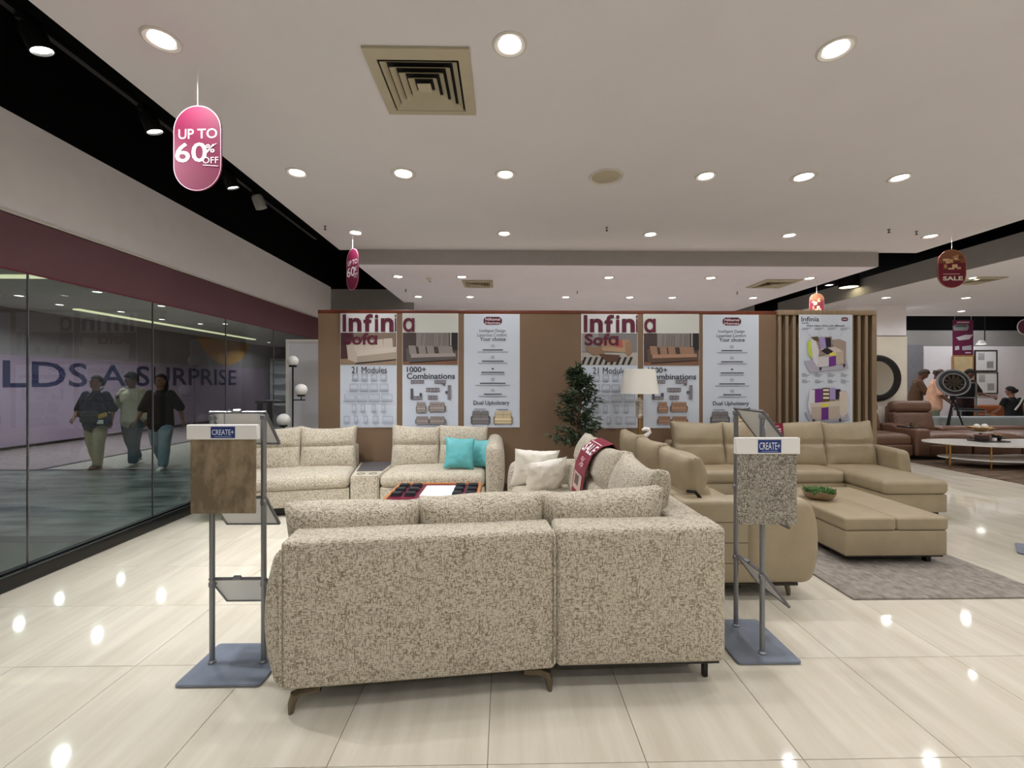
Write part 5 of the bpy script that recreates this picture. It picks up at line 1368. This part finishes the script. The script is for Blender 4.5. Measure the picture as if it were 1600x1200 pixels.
    return root, S, arms, chest, pel
def at(px, py): p = W(px, py, z=0); return (p.x, p.y, 0)
GP = 'walkers in the mall corridor'
p1, S1, ar1, ch1, pl1 = person(at(150, 731), 6, 1.60, 'walker in navy shirt and beige trousers with grey shoulder bag, beyond the glass', 'tan', 'navy', 'beige', 'hair',
    {'hipL': 10, 'kneeL': 6, 'hipR': -6, 'kneeR': 12, 'shL': -6, 'abL': 20, 'elL': 30, 'shR': 4, 'abR': 20, 'elR': 46, 'inR': 22, 'headyaw': -20}, .55, 'bun', 'brownshirt', 1.18, 1.18, .06, group=GP)
obj('bag_strap', tube([(-.15, -.15, 1.0), (-.05, -.17, 1.15), (.10, -.15, 1.30), (.15, -.04, 1.40)], .012, 6), 'cloth_bag_grey', p1)
bg = empty('shoulder_bag', (0, 0, 0), 0, 'soft grey shoulder bag worn in front by the navy-shirted walker', 'bag')
bg.location = (Matrix.Translation(p1.location) @ Matrix.Rotation(R(6), 4, 'Z')) @ Vector((.07, -.215, .90)); bg.rotation_euler = (0, 0, R(6))
bb = obj('bag_body', softbox(.30, .11, .20, .05), 'cloth_bag_grey', bg); obj('bag_flap', softbox(.28, .03, .09, .012), 'cloth_bag_grey', bb, T(0, -.06, .05))
jk = empty('carried_pouch', (Matrix.Translation(p1.location) @ Matrix.Rotation(R(6), 4, 'Z')) @ Vector((.27, -.19, .87)), R(6), 'yellow, white and black patterned pouch held beside the grey shoulder bag', 'pouch')
obj('pouch_body', softbox(.2, .09, .2, .04), 'cloth_black', jk); obj('yellow_patch', softbox(.15, .02, .07, .008), 'cloth_yellow', jk, T(0, -.045, .06) @ RY(-18)); obj('white_patch', softbox(.1, .02, .07, .008), 'cloth_white', jk, T(-.03, -.045, -.05))
person(at(207, 727), 2, 1.66, 'walker in cream sweater and blue jeans between the other two, beyond the glass', 'brown', 'cream', 'jeans', 'hair',
    {'hipL': 12, 'kneeL': 8, 'hipR': -10, 'kneeR': 14, 'shL': -10, 'abL': 12, 'elL': 25, 'shR': 16, 'abR': 10, 'elR': 122, 'inR': 44, 'headyaw': -40, 'headpitch': 12}, .9, 'curly', 'white', 1.2, 1.12, .04, group=GP)
person(at(251, 732), 12, 1.63, 'walker in black t-shirt, pale jeans and white shoes, beyond the glass', 'tan', 'black', 'jeans_light', 'hair',
    {'hipL': 11, 'kneeL': 4, 'hipR': -10, 'kneeR': 20, 'shL': -16, 'abL': 22, 'elL': 18, 'shR': 12, 'abR': 16, 'elR': 22, 'headyaw': -8}, .58, 'long', 'white', 1.25, 1.2, .05, group=GP)
def far(px, Y): p = W(px, 600, Y=Y); return (p.x, p.y, 0)
GM = 'people at the far sales desk'
person(far(1429, 11.75), 58, 1.87, 'man in brown shirt looking down, left of the pink-shirted man', 'brown', 'brownshirt', 'brownshirt', 'hair_grey',
    {'lean': 8, 'headpitch': 34, 'shL': 20, 'elL': 50, 'shR': 24, 'elR': 54}, .5, 'short', 'black', 1.0, 1.12, .06, group=GM)
person(far(1459, 11.15), 52, 1.86, 'bald man in pink shirt and grey trousers standing at the back', 'deep', 'pink', 'greytrouser', 'hair_grey',
    {'lean': 4, 'headpitch': 20, 'shL': 14, 'elL': 40, 'shR': 10, 'elR': 30}, .5, 'bald', 'black', 1.05, 1.22, .10, group=GM)
person(far(1508, 12.0), 0, 1.86, 'man in dark maroon shirt facing us behind the wheel clock', 'brown', 'maroon', 'black', 'hair',
    {'lean': 4, 'headpitch': 26, 'shL': 16, 'elL': 50, 'abL': 20, 'shR': 24, 'elR': 60, 'inR': 20}, .5, 'short', 'black', 1.05, 1.12, .05, group=GM)
stl = empty('stool', far(1585, 11.1), 0, 'low round stool carrying the seated woman in black', 'stool')
obj('seat', lathe([(0, .44), (.2, .44), (.22, .42), (.22, .38), (0, .38)], 24), 'blue_grey', stl)
for k in range(4): a = R(45 + 90 * k); obj('leg', tube([(math.cos(a) * .13, math.sin(a) * .13, .39), (math.cos(a) * .17, math.sin(a) * .17, 0)], .016, 8), 'black_leg', stl)
w_p, S_, _, _, _ = person(far(1585, 11.1), 172, 1.74, 'seated woman in black top seen from behind with white bag strap', 'tan', 'black', 'black', 'hair',
    {'hipL': 84, 'kneeL': 84, 'hipR': 84, 'kneeR': 84, 'lean': 6, 'headpitch': 10, 'headyaw': 20, 'shL': 20, 'elL': 40, 'shR': 20, 'elR': 40}, .25, 'bun', 'black', 1.05, 1.08, .0, seat_z=.44, group=GM)
obj('bag_strap', tube([(-.13, .09, 1.12), (.0, .145, .95), (.12, .15, .78)], .022, 6, True, .4), 'cloth_white', w_p)
